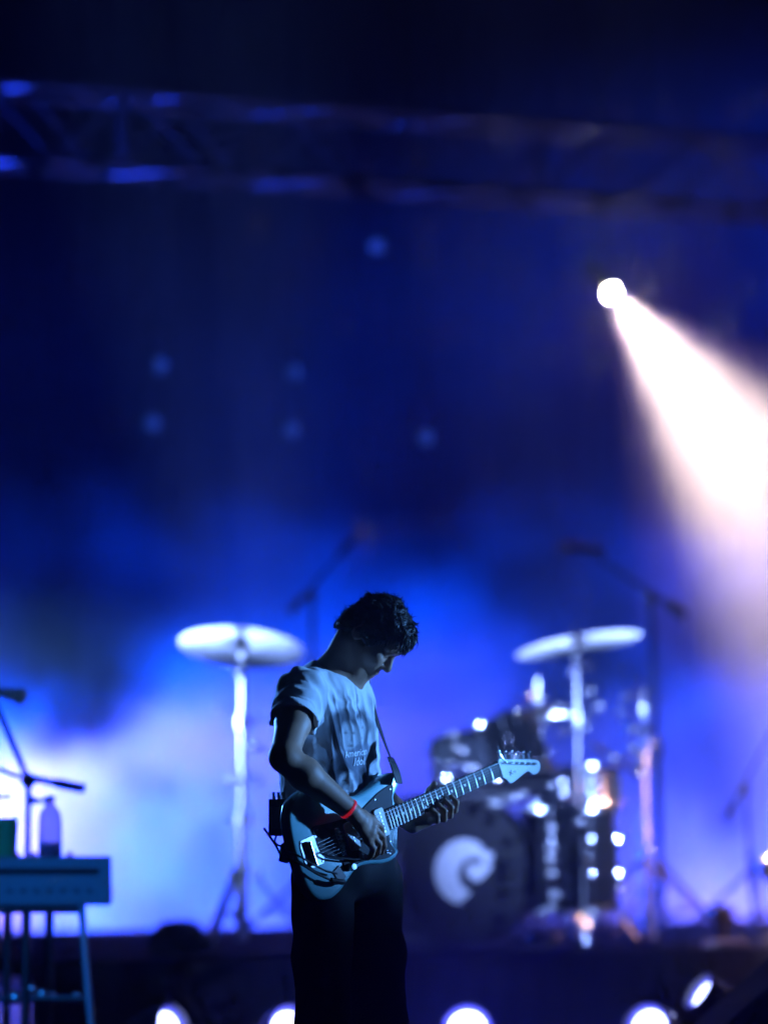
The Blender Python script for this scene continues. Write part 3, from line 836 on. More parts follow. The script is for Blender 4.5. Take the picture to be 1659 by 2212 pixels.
# chrome nuts and locks as small balls, added for their blurred glints
def sparkle(root, L, axis_x=None):
    o = root.location
    for x, y, d_, s in L:
        p = P(x, y, d_) - o
        m = MB().ball(p, (0.017 * s, 0.015 * s, 0.017 * s), 12, 8)
        q_ = Vector((axis_x if axis_x is not None else 0.0, 0, p.z - 0.01))
        m.tube([p, q_], 0.0045, 8)
        m.build('wing_nut', SATIN, root)
sparkle(st1, [(549, 1612, 15.85, 1.2), (566, 1616, 15.9, .9), (498, 1684, 15.82, 1.2), (556, 1686, 15.82, 1.3), (497, 1890, 15.8, 1.2), (559, 1890, 15.8, 1.1), (478, 1972, 15.75, 1.3), (516, 1968, 15.72, 1.5), (528, 1676, 15.8, 1.6), (520, 1455, 15.85, 1.3), (470, 1528, 15.9, 0.9)])
sparkle(hh, [(1190, 1545, 16.5, 1.4), (1205, 1528, 16.5, 1.1), (1180, 1557, 16.5, 1.3), (1226, 1530, 16.52, 0.9), (1148, 1545, 16.5, 1.1)])
sparkle(st2, [(1275, 1492, 16.25, 1.0), (1293, 1526, 16.25, 1.2), (1208, 1580, 16.3, 1.0), (1240, 1452, 16.25, 1.5), (1262, 1572, 16.25, 1.1), (1238, 1570, 16.25, 1.0)])
sparkle(st3, [(1350, 1505, 16.4, 1.2), (1336, 1538, 16.4, 1.1), (1362, 1576, 16.4, 1.5), (1364, 1616, 16.4, 1.4), (1381, 1642, 16.4, 1.3), (1322, 1636, 16.38, 1.1), (1400, 1842, 16.4, 1.4), (1336, 1918, 16.2, 1.2)])
sparkle(ft, [(1190, 1790, 15.72, 1.1), (1190, 1832, 15.7, 1.3), (1188, 1856, 15.7, 1.1), (1190, 1888, 15.7, 1.2), (1197, 1934, 15.68, 1.3), (1190, 1964, 15.68, 1.3), (1168, 1972, 15.68, 1.1), (1252, 1776, 15.75, 1.0)])
sparkle(bd, [(1066, 1737, 15.72, 1.4), (1106, 1724, 15.74, 1.2), (1146, 1747, 15.7, 1.2), (1128, 1715, 15.76, 1.0), (975, 1650, 15.8, 0.9), (1192, 1695, 15.8, 0.9)])
sparkle(t1, [(978, 1586, 15.85, 1.1), (986, 1616, 15.85, 1.0), (1022, 1660, 15.8, 1.3)])

# ================================================================== implicit-surface modelling tools
class Field:
    """signed distance field on a grid; shapes are blended in and a smooth quad surface is read off it"""
    def __init__(self, lo, hi, h):
        self.lo = np.array(lo, float); self.h = h
        self.n = np.ceil((np.array(hi) - self.lo) / h).astype(int) + 1
        self.D = np.full(self.n, 0.06, np.float32)
    def _sub(self, lo, hi, m):
        a = np.maximum(np.floor((np.array(lo) - m - self.lo) / self.h).astype(int), 0)
        b = np.minimum(np.ceil((np.array(hi) + m - self.lo) / self.h).astype(int) + 1, self.n)
        if np.any(b <= a):
            return None, None
        g = [self.lo[i] + self.h * np.arange(a[i], b[i]) for i in range(3)]
        X = np.stack(np.meshgrid(*g, indexing='ij'), -1).astype(np.float32)
        return tuple(slice(a[i], b[i]) for i in range(3)), X
    def _mix(self, sl, d, k, op):
        E = self.D[sl]
        if op == 'add':
            if k > 0:
                hh = np.clip(0.5 + 0.5 * (E - d) / k, 0, 1)
                self.D[sl] = E + (d - E) * hh - k * hh * (1 - hh)
            else:
                self.D[sl] = np.minimum(E, d)
        else:
            d = -d
            if k > 0:
                hh = np.clip(0.5 - 0.5 * (E - d) / k, 0, 1)
                self.D[sl] = E + (d - E) * hh + k * hh * (1 - hh)
            else:
                self.D[sl] = np.maximum(E, d)
    def cone(self, a, b, ra, rb, k=0.012, op='add'):
        a, b = np.array(a, float), np.array(b, float)
        r = max(ra, rb)
        sl, X = self._sub(np.minimum(a, b) - r, np.maximum(a, b) + r, 0.035 + k)
        if sl is None: return self
        ba = b - a; L2 = max(float(ba @ ba), 1e-9)
        t = np.clip(((X - a) @ ba) / L2, 0, 1)
        d = np.linalg.norm(X - (a + t[..., None] * ba), axis=-1) - (ra + (rb - ra) * t)
        self._mix(sl, d, k, op); return self
    def chain(self, pts, rs, k=0.012, op='add'):
        for i in range(len(pts) - 1):
            self.cone(pts[i], pts[i + 1], rs[i], rs[i + 1], k, op)
        return self
    def ell(self, c, r, M=None, k=0.012, op='add'):
        c = np.array(c, float); r = np.array(r, float)
        m = float(max(r))
        sl, X = self._sub(c - m, c + m, 0.035 + k)
        if sl is None: return self
        Q = X - c
        if M is not None:
            Q = Q @ np.array(M)          # columns of M are the ellipsoid's axes
        k0 = np.linalg.norm(Q / r, axis=-1); k1 = np.linalg.norm(Q / (r * r), axis=-1)
        d = k0 * (k0 - 1) / np.maximum(k1, 1e-6)
        self._mix(sl, d, k, op); return self
    def custom(self, lo, hi, fn, k=0.0, op='add', m=0.04):
        sl, X = self._sub(lo, hi, m)
        self._mix(sl, fn(X).astype(np.float32), k, op); return self
    def surface(self):
        D = self.D
        ins = D < 0
        cnt = np.zeros(np.array(D.shape) - 1, np.int8)
        for dx in (0, 1):
            for dy in (0, 1):
                for dz in (0, 1):
                    cnt += ins[dx:D.shape[0] - 1 + dx, dy:D.shape[1] - 1 + dy, dz:D.shape[2] - 1 + dz]
        act = (cnt > 0) & (cnt < 8)
        I = np.argwhere(act)
        idx = np.full(act.shape, -1, np.int64); idx[act] = np.arange(len(I))
        acc = np.zeros((len(I), 3)); num = np.zeros(len(I))
        cor = [(0, 0, 0), (1, 0, 0), (0, 1, 0), (1, 1, 0), (0, 0, 1), (1, 0, 1), (0, 1, 1), (1, 1, 1)]
        val = [D[I[:, 0] + c[0], I[:, 1] + c[1], I[:, 2] + c[2]].astype(float) for c in cor]
        for i in range(8):
            for j in range(i + 1, 8):
                df = np.array(cor[j]) - np.array(cor[i])
                if np.abs(df).sum() != 1: continue
                s = (val[i] < 0) != (val[j] < 0)
                t = np.where(s, val[i] / np.where(s, val[i] - val[j], 1), 0)
                acc[s] += np.array(cor[i]) + t[s][:, None] * df
                num[s] += 1
        V = (I + acc / num[:, None]) * self.h + self.lo
        F = []
        for ax in range(3):
            u, w = [(1, 2), (2, 0), (0, 1)][ax]
            a = [slice(None)] * 3; b = [slice(None)] * 3
            a[ax] = slice(0, -1); b[ax] = slice(1, None)
            cr = ins[tuple(a)] != ins[tuple(b)]
            E = np.argwhere(cr)
            E = E[(E[:, u] > 0) & (E[:, w] > 0) & (E[:, u] < D.shape[u] - 1) & (E[:, w] < D.shape[w] - 1)]
            q = []
            for du, dw in ((-1, -1), (0, -1), (0, 0), (-1, 0)):
                o = E.copy(); o[:, u] += du; o[:, w] += dw
                q.append(idx[o[:, 0], o[:, 1], o[:, 2]])
            q = np.stack(q, 1)
            fl = ins[E[:, 0], E[:, 1], E[:, 2]]
            q[~fl] = q[~fl][:, ::-1]
            F.append(q)
        F = np.concatenate(F)
        F = F[(F >= 0).all(1)]
        return V, F

def smooth_mesh(V, F, it=3, lam=0.5):
    e = np.concatenate([F[:, [0, 1]], F[:, [1, 2]], F[:, [2, 3]], F[:, [3, 0]]])
    for k in range(it * 2):
        l = lam if k % 2 == 0 else -lam * 1.04
        S = np.zeros_like(V); C = np.zeros(len(V))
        for a, b in ((0, 1), (1, 0)):
            for c in range(3):
                S[:, c] += np.bincount(e[:, a], V[e[:, b], c], len(V))
            C += np.bincount(e[:, a], minlength=len(V))
        V = V + l * (S / np.maximum(C, 1)[:, None] - V)
    return V

def normals(V, F):
    n = np.cross(V[F[:, 2]] - V[F[:, 0]], V[F[:, 3]] - V[F[:, 1]])
    N = np.zeros_like(V)
    for k in range(4):
        for c in range(3):
            N[:, c] += np.bincount(F[:, k], n[:, c], len(V))
    return N / np.maximum(np.linalg.norm(N, axis=1), 1e-12)[:, None]

def np_mesh(name, V, F, mat, parent=None, colors=None):
    me = bpy.data.meshes.new(name)
    me.vertices.add(len(V)); me.vertices.foreach_set('co', V.astype(np.float32).ravel())
    me.loops.add(F.size); me.loops.foreach_set('vertex_index', F.astype(np.int32).ravel())
    me.polygons.add(len(F))
    me.polygons.foreach_set('loop_start', np.arange(0, F.size, F.shape[1], dtype=np.int32))
    me.update(calc_edges=True)
    me.polygons.foreach_set('use_smooth', np.ones(len(F), bool))
    if colors is not None:
        at_ = me.color_attributes.new('dye', 'FLOAT_COLOR', 'POINT')
        at_.data.foreach_set('color', np.concatenate([colors, np.ones((len(V), 1))], 1).astype(np.float32).ravel())
    me.materials.append(mat)
    o = bpy.data.objects.new(name, me)
    COL.objects.link(o)
    if parent: o.parent = parent
    return o

def vnoise(X, scale, seed=0):
    """smooth value noise of points X (n,3)"""
    r = np.random.default_rng(seed); T = r.random((32, 32, 32))
    Q = X * scale; i = np.floor(Q).astype(int); f = Q - i; f = f * f * (3 - 2 * f)
    out = 0
    for dx in (0, 1):
        for dy in (0, 1):
            for dz in (0, 1):
                w = (f[:, 0] if dx else 1 - f[:, 0]) * (f[:, 1] if dy else 1 - f[:, 1]) * (f[:, 2] if dz else 1 - f[:, 2])
                out = out + w * T[(i[:, 0] + dx) % 32, (i[:, 1] + dy) % 32, (i[:, 2] + dz) % 32]
    return out * 2 - 1

# ================================================================== the guitar's place: its face plane in front of the player
TH, GY = R(17.8), R(44)
gu = Vector((math.cos(TH) * math.cos(GY), math.cos(TH) * math.sin(GY), math.sin(TH)))
n0 = Vector((math.sin(GY), -math.cos(GY), 0))
v0 = n0.cross(gu).normalized()
TAU = R(6)
gn = (n0 * math.cos(TAU) + v0 * math.sin(TAU)).normalized()
gv = gn.cross(gu).normalized()
Q0 = P(841.5, 1770.5, 10.55)                     # heel end of the fretboard
U_END = 0.648 * 2 ** (-21 / 12)                   # its distance from the bridge
G0 = Q0 - gu * U_END - gn * 0.012
def GP(u, v, n=0.0):
    return G0 + gu * u + gv * v + gn * n
def to_uv(x, y):
    """where the sight line through (x, y) meets the guitar's face"""
    o = Vector((0, 0, CAM_Z)); r = P(x, y, 10.0) - o
    t = (G0 - o).dot(gn) / r.dot(gn)
    q = o + r * t - G0
    return q.dot(gu), q.dot(gv)

# ================================================================== the guitarist
MD = 10.63
PH = R(33)
FD = Vector((math.cos(PH), -math.sin(PH), 0))     # chest direction
LD = Vector((math.sin(PH), math.cos(PH), 0))      # his left
OM = Vector((P(745, 1900, MD).x, MD, 0))
def J(x, y, d):
    return np.array(P(x, y, d) - OM)
fd, ld = np.array(FD), np.array(LD)
person = thing('person', OM, 'guitarist in a printed white T-shirt, head bowed over his guitar', 'person')

S_r, E_r = J(652, 1490, 10.50), J(614, 1636, 10.31)
W_r = np.array(GP(0.028, 0.072, 0.060) - OM)
S_l, E_l = J(764, 1496, 10.74), J(790, 1702, 10.90)
W_l = np.array(GP(0.335, -0.052, -0.060) - OM)
NB = J(716, 1462, 10.62)                          # base of the neck
PEL = J(748, 1888, 10.62)

# head frame
HP, HA = R(50), R(10)
hf = np.array([math.cos(HP) * math.cos(HA), -math.cos(HP) * math.sin(HA), -math.sin(HP)])
hu = np.array([math.sin(HP) * math.cos(HA), -math.sin(HP) * math.sin(HA), math.cos(HP)])
hl = np.cross(hu, hf)
HC = J(803, 1365, 10.60)
HS = 0.93
HM = np.stack([hf, hl, hu], 1)
def H(x, y, z):
    return HC + HS * (hf * x + hl * y + hu * z)

# ---------------- body: one continuous skin
BF = Field((-0.36, -0.50, 0.02), (0.36, 0.42, 1.78), 0.0036)
def he(c, r, k=0.012, op='add'):
    BF.ell(H(*c), np.array(r) * HS, HM, k, op)
# torso and legs (under the clothes)
BF.chain([PEL + np.array([0, 0, 0.02]), J(722, 1780, 10.63), J(704, 1590, 10.63), NB + np.array([0, 0, -0.05])], [0.080, 0.080, 0.080, 0.055], 0.03)
BF.cone(PEL - ld * 0.05 + np.array([0, 0, 0.03]), PEL + ld * 0.05 + np.array([0, 0, 0.03]), 0.075, 0.075, 0.02)
BF.cone(S_r * 0.93 + NB * 0.07 - np.array([0, 0, 0.01]), NB - np.array([0, 0, 0.02]), 0.05, 0.06, 0.04)
BF.cone(S_l * 0.93 + NB * 0.07 - np.array([0, 0, 0.01]), NB - np.array([0, 0, 0.02]), 0.05, 0.06, 0.04)
RH, RK, RA = J(698, 1900, 10.54), J(697, 2215, 10.52), J(700, 2545, 10.58)
LH, LK, LA = J(800, 1900, 10.70), J(822, 2215, 10.70), J(850, 2520, 10.78)
for h_, k_, a_ in ((RH, RK, RA), (LH, LK, LA)):
    BF.chain([h_, k_, a_], [0.065, 0.050, 0.038], 0.01)
    BF.cone(a_ + np.array([0, 0, -0.03]), a_ + np.array([0.10, -0.05, -0.06]), 0.035, 0.028, 0.02)
# neck
BF.cone(NB + np.array([0.0, 0, -0.02]), H(-0.022, 0, -0.050), 0.058, 0.050, 0.03)
BF.cone(NB + np.array([0.05, 0, -0.02]), H(0.0, 0, -0.075), 0.035, 0.040, 0.03)
# skull and face
he((-0.004, 0, 0.030), (0.086, 0.072, 0.080), 0.02)
he((0.042, 0, -0.03), (0.052, 0.060, 0.082), 0.03)
for s in (-1, 1):
    BF.cone(H(-0.005, s * 0.052, -0.055), H(0.062, s * 0.020, -0.108), 0.020 * HS, 0.017 * HS, 0.03)
    he((0.066, s * 0.040, -0.034), (0.026, 0.024, 0.024), 0.025)
    he((0.090, s * 0.034, -0.004), (0.017, 0.018, 0.013), 0.012, 'cut')
    he((0.076, s * 0.033, -0.005), (0.0165, 0.0165, 0.0165), 0.004)
    BF.cone(H(0.091, s * 0.014, 0.018), H(0.080, s * 0.050, 0.016), 0.009, 0.009, 0.014)
    BF.cone(H(0.0905, s * 0.020, -0.012), H(0.086, s * 0.044, -0.013), 0.0022, 0.0022, 0.003)
    he((0.101, s * 0.011, -0.041), (0.011, 0.008, 0.008), 0.008)
    he((-0.012, s * 0.079, -0.012), (0.024, 0.009, 0.033), 0.006)
    he((-0.006, s * 0.088, -0.010), (0.012, 0.006, 0.019), 0.005, 'cut')
he((0.080, 0, -0.110), (0.021, 0.022, 0.019), 0.02)
he((0.078, 0, 0.045), (0.024, 0.05, 0.035), 0.03)
BF.cone(H(0.090, 0, 0.006), H(0.113, 0, -0.030), 0.0075, 0.0105, 0.010)
he((0.114, 0, -0.036), (0.011, 0.011, 0.010), 0.008)
for s in (-1, 1):
    he((0.107, s * 0.006, -0.0465), (0.006, 0.0038, 0.004), 0.003, 'cut')
he((0.082, 0, -0.062), (0.022, 0.030, 0.026), 0.012)
he((0.080, 0, -0.092), (0.020, 0.026, 0.018), 0.012)
BF.cone(H(0.101, -0.012, -0.069), H(0.101, 0.012, -0.069), 0.0072, 0.0072, 0.008)
BF.cone(H(0.097, -0.010, -0.084), H(0.097, 0.010, -0.084), 0.0078, 0.0078, 0.008)
BF.cone(H(0.108, -0.020, -0.0765), H(0.108, 0.020, -0.0765), 0.0022, 0.0022, 0.003, 'cut')
# arms
BF.chain([S_r, S_r * 0.5 + E_r * 0.5, E_r], [0.052, 0.046, 0.038], 0.02)
BF.chain([E_r, E_r * 0.7 + W_r * 0.3, W_r], [0.039, 0.044, 0.026], 0.015)
BF.chain([S_l, S_l * 0.5 + E_l * 0.5, E_l], [0.044, 0.040, 0.036], 0.02)
BF.chain([E_l, E_l * 0.7 + W_l * 0.3, W_l], [0.038, 0.042, 0.027], 0.015)

def hand(W, K, curls, thumb, rf=0.0088, palm_r=0.017):
    """palm from wrist W to the four knuckles K, each finger a chain of joints, a thumb from the palm's side"""
    for kx in K:
        BF.cone(W * 0.8 + np.array(kx) * 0.2, kx, palm_r * 0.95, 0.0115, 0.012)
    for i in range(3):
        BF.cone(K[i], K[i + 1], 0.0105, 0.0105, 0.010)
        BF.cone((W + K[i]) / 2, (W + K[i + 1]) / 2, 0.0145, 0.0145, 0.010)
    for kx, ch in zip(K, curls):
        BF.chain([kx] + ch, [0.0108, rf, rf * 0.92, rf * 0.80][:len(ch) + 1], 0.004)
    BF.chain(thumb, [0.0155, 0.0125, 0.0105, 0.0092][:len(thumb)], 0.008)
def gp(u, v, n):
    return np.array(GP(u, v, n) - OM)
# right hand: over the strings, fingers loosely bent towards them, index leading
KR = [gp(0.090, 0.030, 0.058), gp(0.082, 0.012, 0.062), gp(0.070, -0.004, 0.062), gp(0.056, -0.018, 0.058)]
CR = [[gp(0.116, 0.000, 0.056), gp(0.124, -0.022, 0.042), gp(0.122, -0.034, 0.026)],
      [gp(0.106, -0.026, 0.062), gp(0.112, -0.052, 0.050), gp(0.110, -0.070, 0.034)],
      [gp(0.088, -0.040, 0.060), gp(0.090, -0.062, 0.044), gp(0.084, -0.072, 0.028)],
      [gp(0.068, -0.046, 0.054), gp(0.068, -0.062, 0.040), gp(0.062, -0.070, 0.026)]]
TR = [gp(0.038, 0.058, 0.055), gp(0.076, 0.050, 0.046), gp(0.104, 0.024, 0.034), gp(0.124, 0.004, 0.022)]
hand(W_r, KR, CR, TR)
# left hand: palm under the neck, fingers over the treble edge of the fretboard, thumb behind
NW = 0.024
KL = [gp(0.420, -0.050, -0.022), gp(0.402, -0.056, -0.020), gp(0.384, -0.058, -0.022), gp(0.367, -0.056, -0.026)]
CL = [[gp(0.432, -0.052, 0.016), gp(0.430, -0.030, 0.034), gp(0.424, -0.010, 0.026)],
      [gp(0.408, -0.060, 0.018), gp(0.402, -0.036, 0.038), gp(0.396, -0.012, 0.027)],
      [gp(0.384, -0.062, 0.016), gp(0.376, -0.038, 0.036), gp(0.370, -0.016, 0.026)],
      [gp(0.360, -0.058, 0.012), gp(0.350, -0.040, 0.030), gp(0.344, -0.022, 0.024)]]
TL_ = [gp(0.355, -0.035, -0.048), gp(0.385, -0.010, -0.042), gp(0.405, 0.018, -0.030), gp(0.412, 0.034, -0.012)]
hand(W_l, KL, CL, TL_)
Vb, Fb = BF.surface()
Vb = smooth_mesh(Vb, Fb, 2)
SKIN = principled('skin', (0.36, 0.20, 0.13), 0.52, bump=0.07, bscale=320, var=0.10, vscale=25, spec=0.4)
body = np_mesh('body', Vb, Fb, SKIN, person)
del BF

# ---------------- trousers
TF = Field((-0.36, -0.42, 0.02), (0.36, 0.42, 1.10), 0.005)
TF.cone(PEL - ld * 0.045 + np.array([0, 0, 0.03]), PEL + ld * 0.045 + np.array([0, 0, 0.03]), 0.112, 0.112, 0.05)
for h_, k_, a_, w in ((RH, RK, RA, 0.0), (LH, LK, LA, 0.003)):
    TF.chain([h_, h_ * 0.5 + k_ * 0.5, k_, a_ + np.array([0, 0, 0.03])], [0.088, 0.079 + w, 0.072 + w, 0.068], 0.02)
TF.custom((-0.4, -0.4, 0.98), (0.4, 0.4, 1.1), lambda X: 1.03 - X[..., 2], op='cut', m=0.05)
for a_ in (RA, LA):
    TF.ell(a_ + np.array([0, 0, -0.07]), (0.09, 0.09, 0.07), op='cut', k=0.0)
Vt, Ft = TF.surface()
Vt = smooth_mesh(Vt, Ft, 2)
Nt = normals(Vt, Ft)
fold = 0.004 * np.sin(Vt[:, 2] * 38 + 5 * vnoise(Vt, 5, 3)) * np.clip(vnoise(Vt, 4, 9) + 0.2, 0, 1) + 0.004 * vnoise(Vt * np.array([1, 1, 0.35]), 22, 5) + 0.003 * vnoise(Vt, 14, 6)
Vt = Vt + Nt * fold[:, None]
DENIM = principled('black_trouser_cloth', (0.014, 0.014, 0.017), 0.85, bump=0.3, bscale=500)
np_mesh('trousers', Vt, Ft, DENIM, person)
del TF
for a_, dx in ((RA, 0), (LA, 0.0)):
    s = Field(a_ - np.array([0.12, 0.2, 0.12]), a_ + np.array([0.25, 0.12, 0.10]), 0.005)
    gz = np.array([0, 0, -(a_[2]) + 0.045])
    s.cone(a_ + gz, a_ + gz + np.array([0.09, -0.06, -0.004]), 0.045, 0.036, 0.02)
    s.cone(a_ + gz + np.array([0.08, -0.055, 0]), a_ + gz + np.array([0.14, -0.09, -0.006]), 0.042, 0.033, 0.02)
    s.cone(a_ + gz, a_ + np.array([0, 0, 0.03]), 0.045, 0.045, 0.02)
    s.custom(a_ - 0.3, a_ + 0.3, lambda X: X[..., 2] - 0.006, op='cut')
    V_, F_ = s.surface()
    np_mesh('shoe', smooth_mesh(V_, F_, 1), F_, principled('shoe_canvas', (0.02, 0.02, 0.022), 0.7), person)

# ---------------- T-shirt
SF = Field((-0.34, -0.36, 0.86), (0.30, 0.36, 1.62), 0.0036)
lev = [(1880, 736, .158, .118), (1760, 718, .160, .117), (1660, 711, .164, .118), (1570, 705, .168, .120), (1515, 700, .165, .114), (1478, 702, .140, .095), (1445, 708, .085, .070), (1428, 712, .05, .05)]
lz = np.array([J(700, y, MD)[2] for y, *_ in lev])[::-1]
lc = np.array([J(x, y, MD)[:2] for y, x, *_ in lev])[::-1]
la = np.array([a for *_, a, b in lev])[::-1]; lb = np.array([b for *_, b in lev])[::-1]
lz, lc, la, lb = lz[::-1], lc[::-1], la[::-1], lb[::-1]   # ascending z
def tors(X, off=0.0):
    z = X[..., 2]
    cx = np.interp(z, lz, lc[:, 0]); cyy = np.interp(z, lz, lc[:, 1])
    a = np.interp(z, lz, la) - off; b = np.interp(z, lz, lb) - off
    qx, qy = X[..., 0] - cx, X[..., 1] - cyy
    pl = qx * ld[0] + qy * ld[1]; pf = qx * fd[0] + qy * fd[1]
    # a rounded-square section, flatter across the chest
    k = (np.abs(pl / a) ** 2.3 + np.abs(pf / b) ** 2.3) ** (1 / 2.3)
    d = (k - 1) * np.minimum(a, b)
    return np.maximum(d, z - lz[-1])
SF.custom((-0.34, -0.36, 0.9), (0.3, 0.36, 1.62), lambda X: tors(X), m=0.0)
up_r, up_l = E_r - S_r, E_l - S_l
ar, al = S_r + up_r * 0.47, S_l + up_l * 0.5
for S_, A_, ra, rb in ((S_r, ar, 0.060, 0.066), (S_l, al, 0.050, 0.050)):
    SF.cone(NB - np.array([0, 0, 0.025]), S_, 0.062, ra, 0.03)
    SF.cone(S_, A_ + (A_ - S_) * 0.4, ra, rb + 0.006, 0.02)
# cuffs: square ends, hollow inside
for S_, A_, rb in ((S_r, ar, 0.066), (S_l, al, 0.050)):
    dv = (A_ - S_) / np.linalg.norm(A_ - S_)
    SF.custom(A_ - 0.26, A_ + 0.22, lambda X: np.maximum(np.maximum(-((X - A_) @ dv), np.linalg.norm(X - A_ - ((X - A_) @ dv)[..., None] * dv, axis=-1) - 0.098), 0 * X[..., 0] - 0.2), op='cut', m=0.0)
    SF.cone(A_ - dv * 0.10, A_ + dv * 0.05, rb - 0.012, rb - 0.0055, 0.0, 'cut')
# neck opening and open hem
SF.cone(NB + np.array([0.012, -0.004, 0.000]), NB + (H(-0.03, 0, -0.05) - NB) * 1.7, 0.062, 0.090, 0.004, 'cut')
SF.custom((-0.3, -0.3, 1.40), (0.3, 0.3, 1.62), lambda X: -((X - (NB + fd * 0.06 + np.array([0, 0, 0.004]))) @ (np.array([0, 0, 1.0]) * 0.90 + fd * 0.44)), op='cut', m=0.0)
HEM = J(700, 1862, MD)[2]
SF.custom((-0.36, -0.36, 0.8), (0.36, 0.36, HEM), lambda X: X[..., 2] - HEM - 0.01 * np.sin(X[..., 0] * 20), op='cut', m=0.02)
SF.custom((-0.36, -0.36, 0.8), (0.36, 0.36, HEM + 0.2), lambda X: np.maximum(tors(X, 0.005), X[..., 2] - HEM - 0.2), op='cut', m=0.0)
Vs, Fs = SF.surface()
Vs = smooth_mesh(Vs, Fs, 2)
Ns = normals(Vs, Fs)
z = Vs[:, 2]
qx, qy = Vs[:, 0] - np.interp(z, lz, lc[:, 0]), Vs[:, 1] - np.interp(z, lz, lc[:, 1])
SPL = qx * ld[0] + qy * ld[1]; SPF = qx * fd[0] + qy * fd[1]
zz = (z - HEM) / (J(700, 1445, MD)[2] - HEM)
# hanging folds that fan out from the shoulders and the strap
w1 = SPL * 78 + 1.6 * vnoise(Vs * np.array([1, 1, 0.5]), 9, 1) + (zz - 0.6) * 5.0 * np.sign(-SPL)
w2 = SPL * 150 + zz * 9 + 2.2 * vnoise(Vs * np.array([1, 1, 0.5]), 12, 2)
f1 = (1 - np.abs(np.sin(w1 / 2 + 0.4))) ** 1.8
f2 = (1 - np.abs(np.sin(w2 / 2))) ** 2
env = np.clip(1.35 - np.abs(zz - 0.72) * 1.4, 0.25, 1)
fold = 0.0110 * (f1 - 0.35) * env + 0.0040 * (f2 - 0.3) * np.clip(vnoise(Vs, 6, 4) + 0.5, 0, 1) + 0.0035 * vnoise(Vs, 16, 8) + 0.0022 * np.sin(24 * vnoise(Vs * np.array([1, 1, 0.6]), 9, 40))
onarm = np.minimum(np.linalg.norm(Vs - S_r - np.clip(((Vs - S_r) @ up_r) / (up_r @ up_r), 0, 1)[:, None] * up_r, axis=1),
                   np.linalg.norm(Vs - S_l - np.clip(((Vs - S_l) @ up_l) / (up_l @ up_l), 0, 1)[:, None] * up_l, axis=1))
am = np.clip((onarm - 0.06) / 0.04, 0, 1)
fold = fold * am + (1 - am) * 0.0055 * np.sin(10 * vnoise(Vs, 8, 12) + 3 * vnoise(Vs, 20, 13))
nkd = np.linalg.norm(Vs - (NB + np.array([0.0, 0, 0.012])), axis=1)
fold = fold * np.clip((nkd - 0.085) / 0.05, 0, 1)
calm = np.exp(-((SPL + 0.035) / 0.05) ** 2 - ((z - 1.235) / 0.04) ** 2) * (SPF > 0)
fold = fold * (1 - 0.8 * calm)
Vs = Vs + Ns * fold[:, None]
# print on the chest: four generic faint heads, as dye in the cloth
dye = np.full((len(Vs), 3), (0.62, 0.64, 0.68))
def stain(cl, cz, rl, rz_, col, amt, soft=0.25, rot=0.0):
    x_ = (SPL - cl); y_ = (z - cz)
    c_, s_ = math.cos(rot), math.sin(rot)
    x2, y2 = x_ * c_ + y_ * s_, -x_ * s_ + y_ * c_
    d = np.sqrt((x2 / rl) ** 2 + (y2 / rz_) ** 2) + 0.10 * vnoise(Vs, 60, 21)
    m = np.clip((1 - d) / soft, 0, 1) * amt * (SPF > 0.02)
    dye[:] = dye * (1 - m[:, None]) + np.array(col) * m[:, None]
PR = [(-0.0680, 1.302, 1.45, 1), (0.004, 1.318, 1.2, -1), (-0.084, 1.172, 1.4, 1), (0.010, 1.160, 1.2, 1)]
PT = (-0.030, 1.238)
DK, MDK, LT = (0.025, 0.03, 0.05), (0.13, 0.15, 0.20), (0.50, 0.52, 0.56)
def head_print(cl, cz, s, turn):
    stain(cl, cz - 0.062 * s, 0.050 * s, 0.034 * s, MDK, 0.85, 0.3)              # shoulders
    stain(cl - 0.006 * turn * s, cz + 0.008 * s, 0.036 * s, 0.046 * s, DK, 0.92, 0.3)   # hair
    stain(cl + 0.008 * turn * s, cz - 0.006 * s, 0.024 * s, 0.034 * s, LT, 0.85, 0.3)   # face
    for k in (-1, 1):
        stain(cl + 0.008 * turn * s + k * 0.009 * s, cz + 0.002 * s, 0.006 * s, 0.003 * s, DK, 0.8, 0.6)
    stain(cl + 0.012 * turn * s, cz - 0.010 * s, 0.003 * s, 0.008 * s, MDK, 0.6, 0.6)
    stain(cl + 0.010 * turn * s, cz - 0.022 * s, 0.010 * s, 0.0028 * s, DK, 0.8, 0.6)
stain(-0.048, 1.235, 0.105, 0.150, (0.17, 0.20, 0.27), 0.72, 0.30)
head_print(*PR[0]); head_print(*PR[1]); head_print(*PR[2]); head_print(*PR[3])
stain(PT[0], PT[1], 0.052, 0.032, MDK, 0.9, 0.25)
CLOTH = bpy.data.materials.new('printed_cotton'); CLOTH.use_nodes = True
_n = CLOTH.node_tree; _p = _n.nodes['Principled BSDF']
_a = _n.nodes.new('ShaderNodeVertexColor'); _a.layer_name = 'dye'
_n.links.new(_a.outputs[0], _p.inputs['Base Color'])
_p.inputs['Roughness'].default_value = 0.9
_p.inputs['Sheen Weight'].default_value = 0.25
_t = _n.nodes.new('ShaderNodeTexNoise'); _t.inputs['Scale'].default_value = 420
_c = _n.nodes.new('ShaderNodeTexCoord'); _n.links.new(_c.outputs['Object'], _t.inputs['Vector'])
_m = _n.nodes.new('ShaderNodeBump'); _m.inputs['Strength'].default_value = 0.25; _m.inputs['Distance'].default_value = 0.003
_n.links.new(_t.outputs['Fac'], _m.inputs['Height']); _n.links.new(_m.outputs[0], _p.inputs['Normal'])
shirt = np_mesh('t_shirt', Vs, Fs, CLOTH, person, dye)

